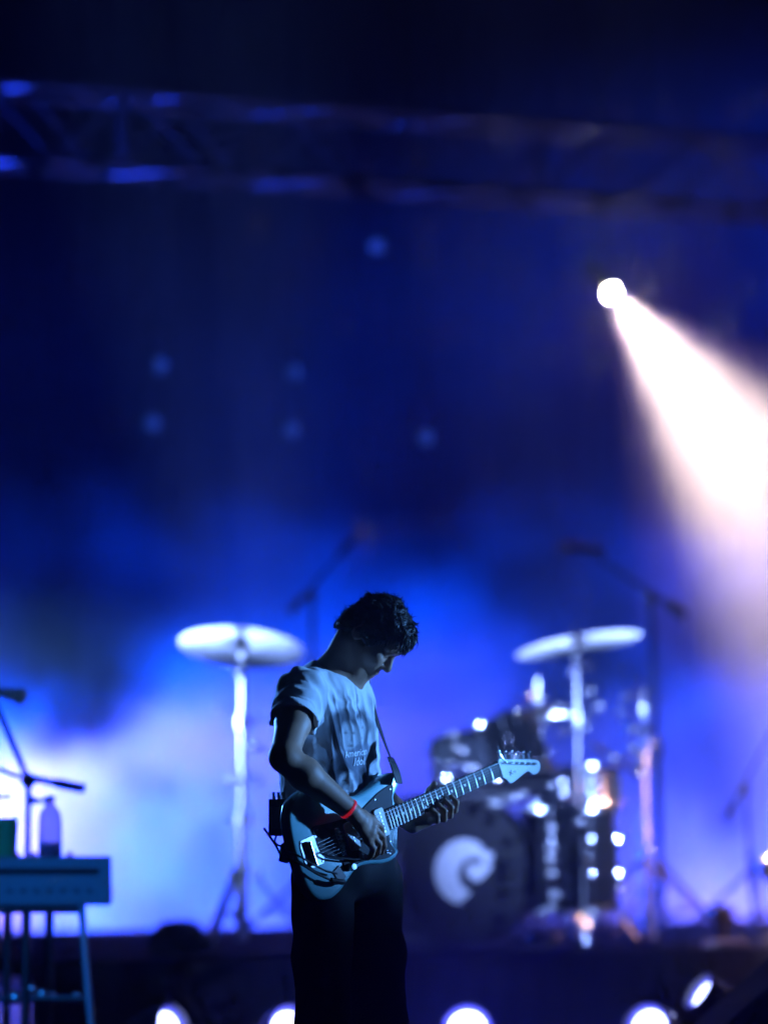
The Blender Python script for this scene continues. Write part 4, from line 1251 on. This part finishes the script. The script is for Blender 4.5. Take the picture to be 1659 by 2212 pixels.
# ================================================================== the guitar
guitar = bpy.data.objects.new('electric_guitar', None)
COL.objects.link(guitar)
guitar.matrix_world = Matrix((( gu.x, gv.x, gn.x, G0.x), (gu.y, gv.y, gn.y, G0.y), (gu.z, gv.z, gn.z, G0.z), (0, 0, 0, 1)))
tag(guitar, 'pale offset-body electric guitar with dark pickguard hung on the player', 'guitar')
def spline(pts, sub=4):
    """closed smooth curve through points"""
    o = []; n = len(pts)
    for i in range(n):
        p0, p1, p2, p3 = [np.array(pts[(i + k) % n]) for k in (-1, 0, 1, 2)]
        for s in range(sub):
            t = s / sub
            o.append(tuple(0.5 * ((2 * p1) + (-p0 + p2) * t + (2 * p0 - 5 * p1 + 4 * p2 - p3) * t * t + (-p0 + 3 * p1 - 3 * p2 + p3) * t ** 3)))
    return o
BODY = [(0.2495, 0.0258), (0.2435, 0.0326), (0.2454, 0.0496), (0.2606, 0.0623), (0.2782, 0.0775), (0.286, 0.0926), (0.282, 0.1052), (0.2708, 0.1123), (0.2543, 0.1157), (0.2222, 0.1132), (0.1929, 0.1067), (0.1592, 0.1), (0.127, 0.0967), (0.1057, 0.098), (0.0721, 0.1114), (0.0405, 0.129), (0.0094, 0.1476), (-0.0232, 0.1619), (-0.0552, 0.1673), (-0.087, 0.1625), (-0.1119, 0.1518), (-0.1281, 0.1352), (-0.140, 0.1135), (-0.1475, 0.0843), (-0.1520, 0.0546), (-0.1545, 0.0301), (-0.1555, 0.005), (-0.1555, -0.0167), (-0.155, -0.037), (-0.1535, -0.0578), (-0.150, -0.0773), (-0.1429, -0.0979), (-0.1305, -0.1141), (-0.1136, -0.1247), (-0.0945, -0.1303), (-0.074, -0.1327), (-0.0506, -0.1281), (-0.0303, -0.1209), (-0.0081, -0.1095), (0.0141, -0.0981), (0.0352, -0.0894), (0.0583, -0.0862), (0.0908, -0.0924), (0.1297, -0.1043), (0.1634, -0.1083), (0.187, -0.1051), (0.2024, -0.0949), (0.2016, -0.0834), (0.1945, -0.0666), (0.1907, -0.0494), (0.194, -0.0344), (0.2015, -0.0241)]
def offset(pts, d):
    o = []; n = len(pts)
    for i in range(n):
        a, b = np.array(pts[i - 1]), np.array(pts[(i + 1) % n])
        t = (b - a) / max(np.linalg.norm(b - a), 1e-9)
        o.append((pts[i][0] + t[1] * d, pts[i][1] - t[0] * d))
    return o
bo = spline(BODY)
if sum(bo[i - 1][0] * bo[i][1] - bo[i][0] * bo[i - 1][1] for i in range(len(bo))) < 0:
    INW = 1
else:
    INW = -1
rings = [(-0.042, 0.010), (-0.0405, 0.0045), (-0.0375, 0.0012), (-0.034, 0.0), (-0.008, 0.0), (-0.0045, 0.0012), (-0.0015, 0.0045), (0.0, 0.010)]
m = MB(); vs = []
for zz_, of in rings:
    vs += [(x, y, zz_) for x, y in offset(bo, INW * of)]
n = len(bo); fs = []
for k in range(len(rings) - 1):
    fs += [(k * n + i, k * n + (i + 1) % n, (k + 1) * n + (i + 1) % n, (k + 1) * n + i) for i in range(n)]
fs += [tuple(range(n - 1, -1, -1)), tuple((len(rings) - 1) * n + i for i in range(n))]
GBODY = principled('aged_guitar_lacquer', (0.20, 0.50, 0.54), 0.3, coat=0.3, var=0.06, bump=0.03, bscale=90)
m.add(vs, fs).build('body', GBODY, guitar, sharp=60)
GUARD = [(0.2269, 0.0252), (0.2326, 0.0489), (0.2461, 0.0702), (0.2495, 0.0813), (0.2417, 0.0861), (0.2186, 0.0839), (0.1899, 0.0789), (0.1494, 0.0665), (0.1091, 0.0542), (0.0725, 0.0504), (0.0308, 0.0546), (-0.0106, 0.0588), (-0.0507, 0.0658), (-0.0744, 0.0660), (-0.0763, 0.0474), (-0.0771, 0.0186), (-0.0731, -0.0072), (-0.0618, -0.0218), (-0.0302, -0.0388), (-0.0055, -0.0519), (-0.0078, -0.078), (0.0138, -0.0845), (0.0486, -0.0761), (0.0937, -0.0824), (0.1328, -0.0941), (0.1623, -0.0966), (0.1845, -0.0923), (0.1873, -0.0834), (0.1789, -0.0614), (0.181, -0.0461), (0.1925, -0.025)]
pg = MB().prism(spline(GUARD, 3), 0.0008, 0.0032).build('pickguard', principled('black_pickguard', (0.010, 0.010, 0.012), 0.16, coat=0.4), guitar, bevel=0.0008)
for x, y in ((0.235, 0.075), (0.17, 0.066), (0.08, 0.046), (-0.06, 0.055), (-0.066, -0.01), (0.0, -0.07), (0.09, -0.075), (0.165, -0.088), (0.178, -0.058)):
    MB().lathe([(0, 0.0032), (0.0032, 0.0032), (0.0026, 0.0044), (0, 0.0046)], 10, origin=(x, y, 0)).build('screw', CHROME, pg)
# neck and fretboard
FBW0, FBW1, NUT = 0.0285, 0.0215, 0.648
m = MB(); vs = []; N_ = 14
for i in range(N_ + 1):
    t = i / N_; u = 0.20 + (NUT - 0.20) * t; w = FBW0 + (FBW1 - FBW0) * t; th = 0.025 - 0.004 * t
    vs += [(u, w, 0.006), (u, w * 0.92, -0.003), (u, w * 0.55, 0.002 - th * 0.85), (u, 0, 0.004 - th), (u, -w * 0.55, 0.002 - th * 0.85), (u, -w * 0.92, -0.003), (u, -w, 0.006)]
fs = [(i * 7 + k, i * 7 + (k + 1) % 7, (i + 1) * 7 + (k + 1) % 7, (i + 1) * 7 + k) for i in range(N_) for k in range(7)]
fs += [tuple(range(7)), tuple(N_ * 7 + k for k in range(6, -1, -1))]
MAPLE = principled('maple', (0.55, 0.38, 0.20), 0.35, coat=0.3)
neck = m.add(vs, fs).build('neck', MAPLE, guitar)
ROSE = principled('rosewood', (0.03, 0.016, 0.011), 0.65, spec=0.2, bump=0.02, bscale=140)
m = MB(); fr = lambda u, w: w
vs = []
for u, w in ((U_END - 0.006, FBW0), (NUT, FBW1)):
    vs += [(u, w, 0.0062), (u, w * 0.98, 0.0108), (u, w * 0.5, 0.0118), (u, 0, 0.0122), (u, -w * 0.5, 0.0118), (u, -w * 0.98, 0.0108), (u, -w, 0.0062)]
m.add(vs, [(k, (k + 1) % 7, 7 + (k + 1) % 7, 7 + k) for k in range(7)] + [tuple(range(7)), tuple(range(13, 6, -1))])
fb = m.build('fretboard', ROSE, guitar)
FRETM = principled('fret_wire', (0.80, 0.81, 0.80), 0.2, 1.0)
for k in range(1, 22):
    u = NUT * 2 ** (-k / 12)
    w = FBW0 + (FBW1 - FBW0) * (u - U_END) / (NUT - U_END)
    MB().tube([(u, -w * 0.98, 0.0112), (u, -w * 0.5, 0.0124), (u, 0, 0.0128), (u, w * 0.5, 0.0124), (u, w * 0.98, 0.0112)], 0.0015, 6).build('fret', FRETM, fb)
PEARL = principled('pearl_dot', (0.7, 0.72, 0.7), 0.3)
for k in (3, 5, 7, 9, 12, 15, 17, 19):
    u = NUT * (2 ** (-k / 12) + 2 ** (-(k - 1) / 12)) / 2
    for y in ((-0.011, 0.011) if k == 12 else (0.0,)):
        MB().lathe([(0, 0.0118), (0.0033, 0.0118), (0.0033, 0.0127), (0, 0.0127)], 12, origin=(u, y, 0)).build('inlay', PEARL, fb)
MB().box((NUT + 0.002, 0, 0.0095), (0.005, FBW1 * 2, 0.011)).build('nut', principled('bone', (0.7, 0.66, 0.55), 0.4), guitar)
# headstock
HEAD = [(0.650, 0.0205), (0.668, 0.0215), (0.70, 0.013), (0.74, 0.001), (0.78, -0.012), (0.803, -0.0215), (0.812, -0.0335), (0.806, -0.050), (0.790, -0.058), (0.772, -0.0555), (0.7615, -0.044), (0.748, -0.0415), (0.715, -0.048), (0.690, -0.0525), (0.676, -0.0505), (0.666, -0.036), (0.652, -0.0215)]
hm_ = MB(); hp = spline(HEAD, 3)
hs = hm_.prism(hp, -0.0085, 0.0045).build('headstock', principled('headstock_lacquer', (0.55, 0.62, 0.60), 0.35, coat=0.3), guitar, bevel=0.0015)
# the small emblem printed on the headstock
em = MB()
for s in (-1, 1):
    em.box((0.690, -0.024, 0.0052), (0.016, 0.0028, 0.0006), Matrix.Rotation(s * 0.8 + 0.2, 3, 'Z'))
em.box((0.706, -0.026, 0.0050), (0.010, 0.0022, 0.0005), Matrix.Rotation(-0.4, 3, 'Z'))
em.build('headstock_mark', BLACK, hs)
for k in range(6):
    t = k / 5
    u, v = 0.676 + 0.112 * t, 0.0100 - 0.0385 * t
    tn = MB().lathe([(0, 0.0045), (0.0048, 0.0045), (0.0042, 0.008), (0.003, 0.009), (0.003, 0.016), (0, 0.017)], 14, origin=(u, v, 0)).build('tuner_post', CHROME, hs)
    ed = Vector((0.29, 0.957, 0))
    a = Vector((u, v, -0.012)) + ed * 0.012
    m = MB().tube([a, a + ed * 0.018], 0.003, 8)
    m.ball(a + ed * 0.024, (0.0085, 0.0055, 0.0045), 12, 8)
    m.build('tuner_button', CHROME, tn)
    MB().box(a - ed * 0.005, (0.014, 0.014, 0.009), Matrix.Rotation(R(-17), 3, 'Z')).build('tuner_housing', CHROME, tn, bevel=0.002)
# string ends left long at the tuners
m = MB().tube([(0.676, 0.012, 0.015), (0.662, 0.03, 0.02), (0.655, 0.05, 0.02), (0.66, 0.064, 0.018)], 0.0011, 6)
m.build('string_end', FRETM, hs)
# pickups
CREAM = principled('aged_pickup_cover', (0.62, 0.64, 0.58), 0.45)
def pickup(u, w, h, nm='pickup'):
    o = [(u + w / 2 * (abs(math.cos(t)) ** 0.3) * (1 if math.cos(t) > 0 else -1), 0.001 + h / 2 * (abs(math.sin(t)) ** 0.3) * (1 if math.sin(t) > 0 else -1)) for t in [2 * math.pi * i / 36 for i in range(36)]]
    p = MB().prism(o, 0.0034, 0.0095).build(nm, CREAM, guitar, bevel=0.0015)
    for k in range(6):
        MB().lathe([(0, 0.0094), (0.0028, 0.0094), (0.0026, 0.0106), (0, 0.0108)], 10, origin=(u, 0.001 + (k - 2.5) * 0.0104, 0)).build('pole_piece', STEEL, p)
pickup(0.166, 0.038, 0.080)
pickup(0.050, 0.038, 0.080)
# bridge and vibrato plate
br = MB().box((0, 0.0, 0.009), (0.016, 0.078, 0.006)).build('bridge', CHROME, guitar, bevel=0.0015)
for k in range(6):
    MB().tube([(-0.005, (k - 2.5) * 0.0105, 0.0145), (0.005, (k - 2.5) * 0.0105, 0.0145)], 0.0035, 10).build('saddle', CHROME, br)
PLATE = [(-0.128, 0.046), (-0.070, 0.046), (-0.064, 0.030), (-0.064, -0.026), (-0.072, -0.036), (-0.128, -0.036), (-0.134, -0.020), (-0.134, 0.030)]
vp = MB().prism(PLATE, 0.0004, 0.0026).build('vibrato_plate', principled('plate_chrome', (0.6, 0.62, 0.66), 0.28, 1.0), guitar, bevel=0.0006)
MB().tube([(-0.106, 0.036, 0.009), (-0.106, -0.030, 0.009)], 0.0075, 14).build('string_bar', CHROME, vp)
for x, y in ((-0.124, 0.040), (-0.124, -0.030), (-0.074, 0.040), (-0.074, -0.030), (-0.082, 0.006)):
    MB().lathe([(0, 0.0024), (0.0036, 0.0024), (0.003, 0.0038), (0, 0.004)], 10, origin=(x, y, 0)).build('screw', STEEL, vp)
MB().tube([(-0.078, -0.004, 0.004), (-0.074, -0.010, 0.016), (-0.045, -0.030, 0.022), (0.02, -0.058, 0.024), (0.05, -0.066, 0.023)], 0.0028, 8).build('vibrato_arm', BLACK, guitar)
for u, v in ((0.063, -0.064), (0.0147, -0.0761)):
    k = MB().lathe([(0, 0.0032), (0.0105, 0.0032), (0.0112, 0.006), (0.0090, 0.017), (0.0082, 0.0185), (0, 0.0188)], 24, origin=(u, v, 0)).build('knob', principled('knob_chrome', (0.55, 0.57, 0.58), 0.3, 0.9), guitar)
sw = MB().lathe([(0, 0.0032), (0.006, 0.0032), (0.005, 0.006), (0, 0.006)], 14, origin=(0.158, -0.080, 0)).build('switch', CHROME, guitar)
MB().tube([(0.158, -0.080, 0.005), (0.161, -0.079, 0.018)], 0.002, 8).build('switch_lever', CHROME, sw)
MB().box((-0.030, -0.082, 0.0016), (0.030, 0.040, 0.003), Matrix.Rotation(R(20), 3, 'Z')).build('jack_plate', BLACK, guitar, bevel=0.001)
for p in ((0.283, 0.102, -0.020), (-0.156, 0.010, -0.020)):
    ax = Vector((1, 0.3, 0)) if p[0] > 0 else Vector((-1, 0, 0))
    MB().lathe([(0, -0.002), (0.0075, -0.002), (0.0055, 0.004), (0.0055, 0.009), (0.008, 0.012), (0, 0.013)], 14, origin=p, axis=ax).build('strap_button', CHROME, guitar)
# strings
for k in range(6):
    y0, y1 = (2.5 - k) * 0.0102, (2.5 - k) * 0.0070
    r_ = 0.00045 - 0.00005 * k
    tu, tv = 0.676 + 0.112 * k / 5, 0.0100 - 0.0385 * k / 5
    MB().tube([(-0.106, y0 * 0.9, 0.016), (0.0, y0, 0.0182), (NUT + 0.002, y1, 0.0152), (tu, tv + 0.002, 0.0125)], r_, 6).build('string', principled('string_wire', (0.30, 0.30, 0.31), 0.45, 1.0), guitar)

# ---------------- cable from the jack round the tail
CAB = principled('black_cable', (0.012, 0.012, 0.013), 0.45)
def curve_pts(pts, n=8):
    pts = [Vector(p) for p in pts]; o = []
    for i in range(len(pts) - 1):
        p0 = pts[max(i - 1, 0)]; p1 = pts[i]; p2 = pts[i + 1]; p3 = pts[min(i + 2, len(pts) - 1)]
        for s in range(n):
            t = s / n
            o.append(0.5 * ((2 * p1) + (-p0 + p2) * t + (2 * p0 - 5 * p1 + 4 * p2 - p3) * t * t + (-p0 + 3 * p1 - 3 * p2 + p3) * t ** 3))
    return o + [pts[-1]]
cable = thing('guitar_cable', GP(-0.036, -0.100, 0.0), 'black cable plugged into the guitar, looped round its tail', 'cable')
co = cable.location
def cbuild(pts, r, nm, mt, par=cable):
    return MB().tube([p - co for p in curve_pts(pts)], r, 10).build(nm, mt, par)
cbuild([GP(-0.034, -0.100, 0.004), GP(-0.038, -0.102, 0.020)], 0.0065, 'plug_tip', CHROME)
cbuild([GP(-0.038, -0.102, 0.018), GP(-0.052, -0.098, 0.024), GP(-0.082, -0.082, 0.022)], 0.0075, 'plug', BLACK)
cbuild([GP(-0.082, -0.082, 0.022), GP(-0.118, -0.052, 0.018), GP(-0.150, -0.016, 0.010), GP(-0.168, 0.008, -0.012), GP(-0.166, 0.022, -0.045), GP(-0.150, 0.05, -0.075), GP(-0.15, 0.10, -0.10)], 0.0032, 'cord', CAB)
cbuild([GP(-0.050, -0.074, 0.016), GP(-0.086, -0.052, 0.014), GP(-0.124, -0.018, 0.012), GP(-0.152, 0.012, 0.006), GP(-0.166, 0.030, -0.02)], 0.0028, 'cord_loop', CAB)

# ---------------- strap
STRAPM = principled('black_strap', (0.012, 0.012, 0.014), 0.6, bump=0.3, bscale=200)
strap = thing('guitar_strap', GP(0.29, 0.10, -0.02), 'black guitar strap from the horn over the far shoulder', 'strap')
so = strap.location
def ribbon(pts, ws, side, th, nm, mt):
    pts = curve_pts(pts, 8); nW = len(pts)
    m = MB(); vs = []
    for i, p in enumerate(pts):
        t = (pts[min(i + 1, nW - 1)] - pts[max(i - 1, 0)]).normalized()
        sd = Vector(side[0]).lerp(Vector(side[1]), i / (nW - 1)); sd = (sd - t * sd.dot(t)).normalized()
        nn = t.cross(sd)
        w = np.interp(i / (nW - 1), np.linspace(0, 1, len(ws)), ws) / 2
        for a, b in ((-w, -th), (w, -th), (w, th), (-w, th)):
            vs.append(p - so + sd * a + nn * b)
    fs = [(4 * i + k, 4 * i + (k + 1) % 4, 4 * i + 4 + (k + 1) % 4, 4 * i + 4 + k) for i in range(nW - 1) for k in range(4)]
    fs += [(3, 2, 1, 0), tuple(4 * (nW - 1) + k for k in range(4))]
    return m.add(vs, fs).build(nm, mt, strap)
ribbon([P(862, 1692, 10.575), P(855, 1665, 10.585), P(843, 1636, 10.60)], [0.030, 0.034, 0.026], (LD, LD), 0.0018, 'strap_end', principled('strap_leather', (0.015, 0.013, 0.012), 0.5))
ribbon([P(845, 1641, 10.598), P(826, 1590, 10.64), P(808, 1535, 10.69), P(797, 1490, 10.73), P(790, 1462, 10.75)], [0.024, 0.028, 0.030, 0.034], (LD * 0.75 - FD * 0.4, LD), 0.0012, 'webbing', STRAPM)
ribbon([P(790, 1462, 10.75), P(760, 1448, 10.78), P(715, 1475, 10.80), P(664, 1600, 10.74), P(646, 1720, 10.62), P(648, 1800, 10.46), GP(-0.165, 0.030, -0.045), GP(-0.160, 0.010, -0.022)], [0.034, 0.040, 0.046, 0.046, 0.042, 0.036, 0.03], (LD, Vector((0, 0, 1))), 0.0012, 'webbing', STRAPM)
for yv, xv in ((1640, 844), (1648, 847)):
    p = P(xv, yv, 10.588) - so
    MB().tube([p - LD * 0.013, p + LD * 0.013], 0.0022, 8).build('buckle', CHROME, strap)

# ---------------- bodypack, wristband, belt
pack = thing('wireless_pack', P(603, 1762, 10.50), 'black wireless bodypack with two antennas clipped at the back hip', 'transmitter', rz=R(-25))
MB().prism([(0.028 * (abs(math.cos(t)) ** 0.4) * (1 if math.cos(t) > 0 else -1), 0.014 * (abs(math.sin(t)) ** 0.4) * (1 if math.sin(t) > 0 else -1)) for t in [2 * math.pi * i / 28 for i in range(28)]], -0.055, 0.045).build('case', BLACK, pack, bevel=0.003)
for x in (-0.015, 0.0, 0.013):
    MB().tube([(x, 0, 0.044), (x - 0.002, 0, 0.064)], 0.0042, 10).build('connector', STEEL, pack)
m = MB().tube(curve_pts([(-0.008, 0, -0.054), (-0.012, 0, -0.072), (0.004, 0, -0.082), (0.022, 0, -0.076), (0.03, 0.0, -0.05)]), 0.003, 8).build('lead', CAB, pack)
MB().box((0.0, -0.016, -0.005), (0.03, 0.006, 0.06)).build('belt_clip', STEEL, pack, bevel=0.001)

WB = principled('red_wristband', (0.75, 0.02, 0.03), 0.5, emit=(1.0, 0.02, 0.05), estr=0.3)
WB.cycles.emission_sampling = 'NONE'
wdir = Vector(W_r - E_r).normalized()
q = Vector((0, 0, 1)).rotation_difference(wdir)
tband = MB().lathe([(0.0290, -0.0045), (0.0300, -0.002), (0.0300, 0.002), (0.0290, 0.0045), (0.0275, 0.0045), (0.0278, -0.0045)], 32, closed=True)
tband.v = [tuple(q @ Vector(p) + Vector(W_r) - wdir * 0.012) for p in tband.v]
tband.build('wristband', WB, person)
# belt
bl_ = MB(); vs = []; nb_ = 48
for i in range(nb_):
    a = 2 * math.pi * i / nb_
    e = ld * 0.152 * math.cos(a) + fd * 0.116 * math.sin(a)
    for k, zb in ((1.0, -0.018), (1.035, -0.018), (1.035, 0.018), (1.0, 0.018)):
        vs.append(PEL + e * k + np.array([0, 0, 0.085 + zb]))
fs = [(4 * i + k, 4 * ((i + 1) % nb_) + k, 4 * ((i + 1) % nb_) + (k + 1) % 4, 4 * i + (k + 1) % 4) for i in range(nb_) for k in range(4)]
bl_.add(vs, fs).build('belt', principled('belt_leather', (0.02, 0.018, 0.017), 0.4), person)

# ---------------- hair: a scalp cap and many small curling locks
HFld = Field(HC - 0.17, HC + 0.17, 0.004)
def hell(c, r, k=0.015, op='add'):
    HFld.ell(H(*c), np.array(r) * HS, HM, k, op)
hell((-0.004, 0, 0.038), (0.090, 0.082, 0.083))
hell((0.042, 0, 0.070), (0.058, 0.070, 0.042))
hell((-0.042, 0, -0.015), (0.058, 0.066, 0.055))
hell((-0.050, 0, -0.045), (0.036, 0.054, 0.042))
for s in (-1, 1):
    hell((0.000, s * 0.068, 0.012), (0.050, 0.024, 0.050))
hell((0.075, 0, -0.035), (0.060, 0.085, 0.070), 0.01, 'cut')
hell((0.0, 0, -0.090), (0.075, 0.09, 0.055), 0.01, 'cut')
Vh, Fh = HFld.surface()
Vh = smooth_mesh(Vh, Fh, 1)
Vh = Vh + normals(Vh, Fh) * (0.006 * vnoise(Vh, 45, 31) + 0.005 * vnoise(Vh, 90, 32))[:, None]
HAIR = principled('dark_hair', (0.010, 0.007, 0.006), 0.55, var=0.3, vscale=60, spec=0.35)
hair = np_mesh('hair', Vh, Fh, HAIR, person)
Nh = normals(Vh, Fh)
rh = random.Random(5)
lk = MB()
cand = [i for i in range(len(Vh))]
grav = Vector((0, 0, -1))
cnt = 0
while cnt < 5000:
    i = rh.choice(cand)
    p = Vector(Vh[i]); nrm = Vector(Nh[i])
    lp = (np.array(p) - HC) @ HM / HS
    if lp[2] < -0.02 and lp[0] > -0.03: continue
    front = lp[0] > 0.05 and lp[2] > 0.02
    along = Vector(HM @ np.array([0.9, 0, -0.5])) if front else Vector(HM @ np.array([-0.6, 0, -0.8]))
    t = (along - nrm * along.dot(nrm))
    t = (t.normalized() if t.length > 0.05 else Vector(HM[:, 0])) + Vector((rh.gauss(0, .5), rh.gauss(0, .5), rh.gauss(0, .5)))
    t.normalize()
    L = rh.uniform(0.009, 0.019) * (1.25 if front else 1.0)
    lift = rh.uniform(0.0, 0.35)
    pts = [p - nrm * 0.003]
    d_ = (t + nrm * lift).normalized()
    cu_ = Vector((rh.gauss(0, 1), rh.gauss(0, 1), rh.gauss(0, 1))) * 0.55
    for s in range(4):
        pts.append(pts[-1] + d_ * L / 4)
        d_ = (d_ + cu_ * 0.4 - nrm * 0.16 + grav * 0.08).normalized()
    r0 = rh.uniform(0.0009, 0.0020)
    lk.tube(pts, [r0, r0 * 1.05, r0 * 0.85, r0 * 0.55, r0 * 0.12], 4, cap=False)
    cnt += 1
# fringe: longer locks falling past the brow
for k in range(380):
    y = rh.uniform(-0.062, 0.062)
    p = Vector(H(0.092 - 0.5 * abs(y) ** 1.2 + rh.uniform(-0.02, 0.012), y, 0.070 + rh.uniform(-0.03, 0.022)))
    d_ = (Vector(HM @ np.array([0.75, rh.gauss(0, .25), -0.35 + rh.gauss(0, .2)]))).normalized()
    pts = [p]; L = rh.uniform(0.022, 0.038)
    for s in range(5):
        pts.append(pts[-1] + d_ * L / 5)
        d_ = (d_ + Vector(HM @ np.array([-0.16, 0, -0.26])) + Vector((rh.gauss(0, .15), rh.gauss(0, .15), rh.gauss(0, .12)))).normalized()
    r0 = rh.uniform(0.0011, 0.0024)
    lk.tube(pts, [r0, r0 * 1.1, r0, r0 * 0.8, r0 * 0.5, r0 * 0.12], 5, cap=False)
# stray hairs standing off the outline
for k in range(520):
    i = rh.choice(cand); p = Vector(Vh[i]); nrm = Vector(Nh[i])
    lp = (np.array(p) - HC) @ HM / HS
    if lp[2] < -0.03 and lp[0] > -0.04: continue
    d_ = (nrm + Vector((rh.gauss(0, .6), rh.gauss(0, .6), rh.gauss(0, .6)))).normalized()
    L = rh.uniform(0.012, 0.028); pts = [p]
    for s in range(4):
        pts.append(pts[-1] + d_ * L / 4)
        d_ = (d_ + Vector((rh.gauss(0, .3), rh.gauss(0, .3), rh.gauss(0, .3))) - nrm * 0.2).normalized()
    lk.tube(pts, [0.0006, 0.0006, 0.0005, 0.0004, 0.0002], 3, cap=False)
lko = lk.build('hair_locks', HAIR, hair)
lko['kind'] = 'stuff'

# ---------------- lettering on the T-shirt, laid onto the cloth
from mathutils.bvhtree import BVHTree
bvh = BVHTree.FromPolygons([tuple(p) for p in Vs], [tuple(f) for f in Fs])
def lay_text(txt, cl, cz, size, shear, rot, nm):
    cu = bpy.data.curves.new('tmp', 'FONT'); cu.body = txt; cu.size = size; cu.align_x = 'CENTER'; cu.shear = shear; cu.resolution_u = 3; cu.offset = 0.0004
    to = bpy.data.objects.new('tmp', cu); COL.objects.link(to)
    me = bpy.data.meshes.new_from_object(to.evaluated_get(bpy.context.evaluated_depsgraph_get()))
    COL.objects.unlink(to); bpy.data.objects.remove(to)
    bm = bmesh.new(); bm.from_mesh(me)
    bmesh.ops.subdivide_edges(bm, edges=[e for e in bm.edges if e.calc_length() > 0.006], cuts=1)
    c_, s_ = math.cos(rot), math.sin(rot)
    for v in bm.verts:
        a, b = v.co.x * c_ - v.co.y * s_, v.co.x * s_ + v.co.y * c_
        zc = cz + b
        cx_, cy_ = np.interp(zc, lz, lc[:, 0]), np.interp(zc, lz, lc[:, 1])
        org = Vector((cx_, cy_, zc)) + LD * (cl + a) + FD * 0.3
        hit = bvh.ray_cast(org, -FD)
        v.co = (hit[0] + FD * 0.0022) if hit[0] is not None else org - FD * 0.18
    bm.to_mesh(me); bm.free()
    me.materials.append(principled('pale_print', (0.72, 0.74, 0.78), 0.85))
    o = bpy.data.objects.new(nm, me); COL.objects.link(o); o.parent = shirt
    return o
lay_text('American', PT[0] - 0.004, PT[1] + 0.004, 0.0265, 0.35, 0.10, 'lettering')
lay_text('Idol', PT[0] + 0.002, PT[1] - 0.021, 0.030, 0.35, 0.10, 'lettering')
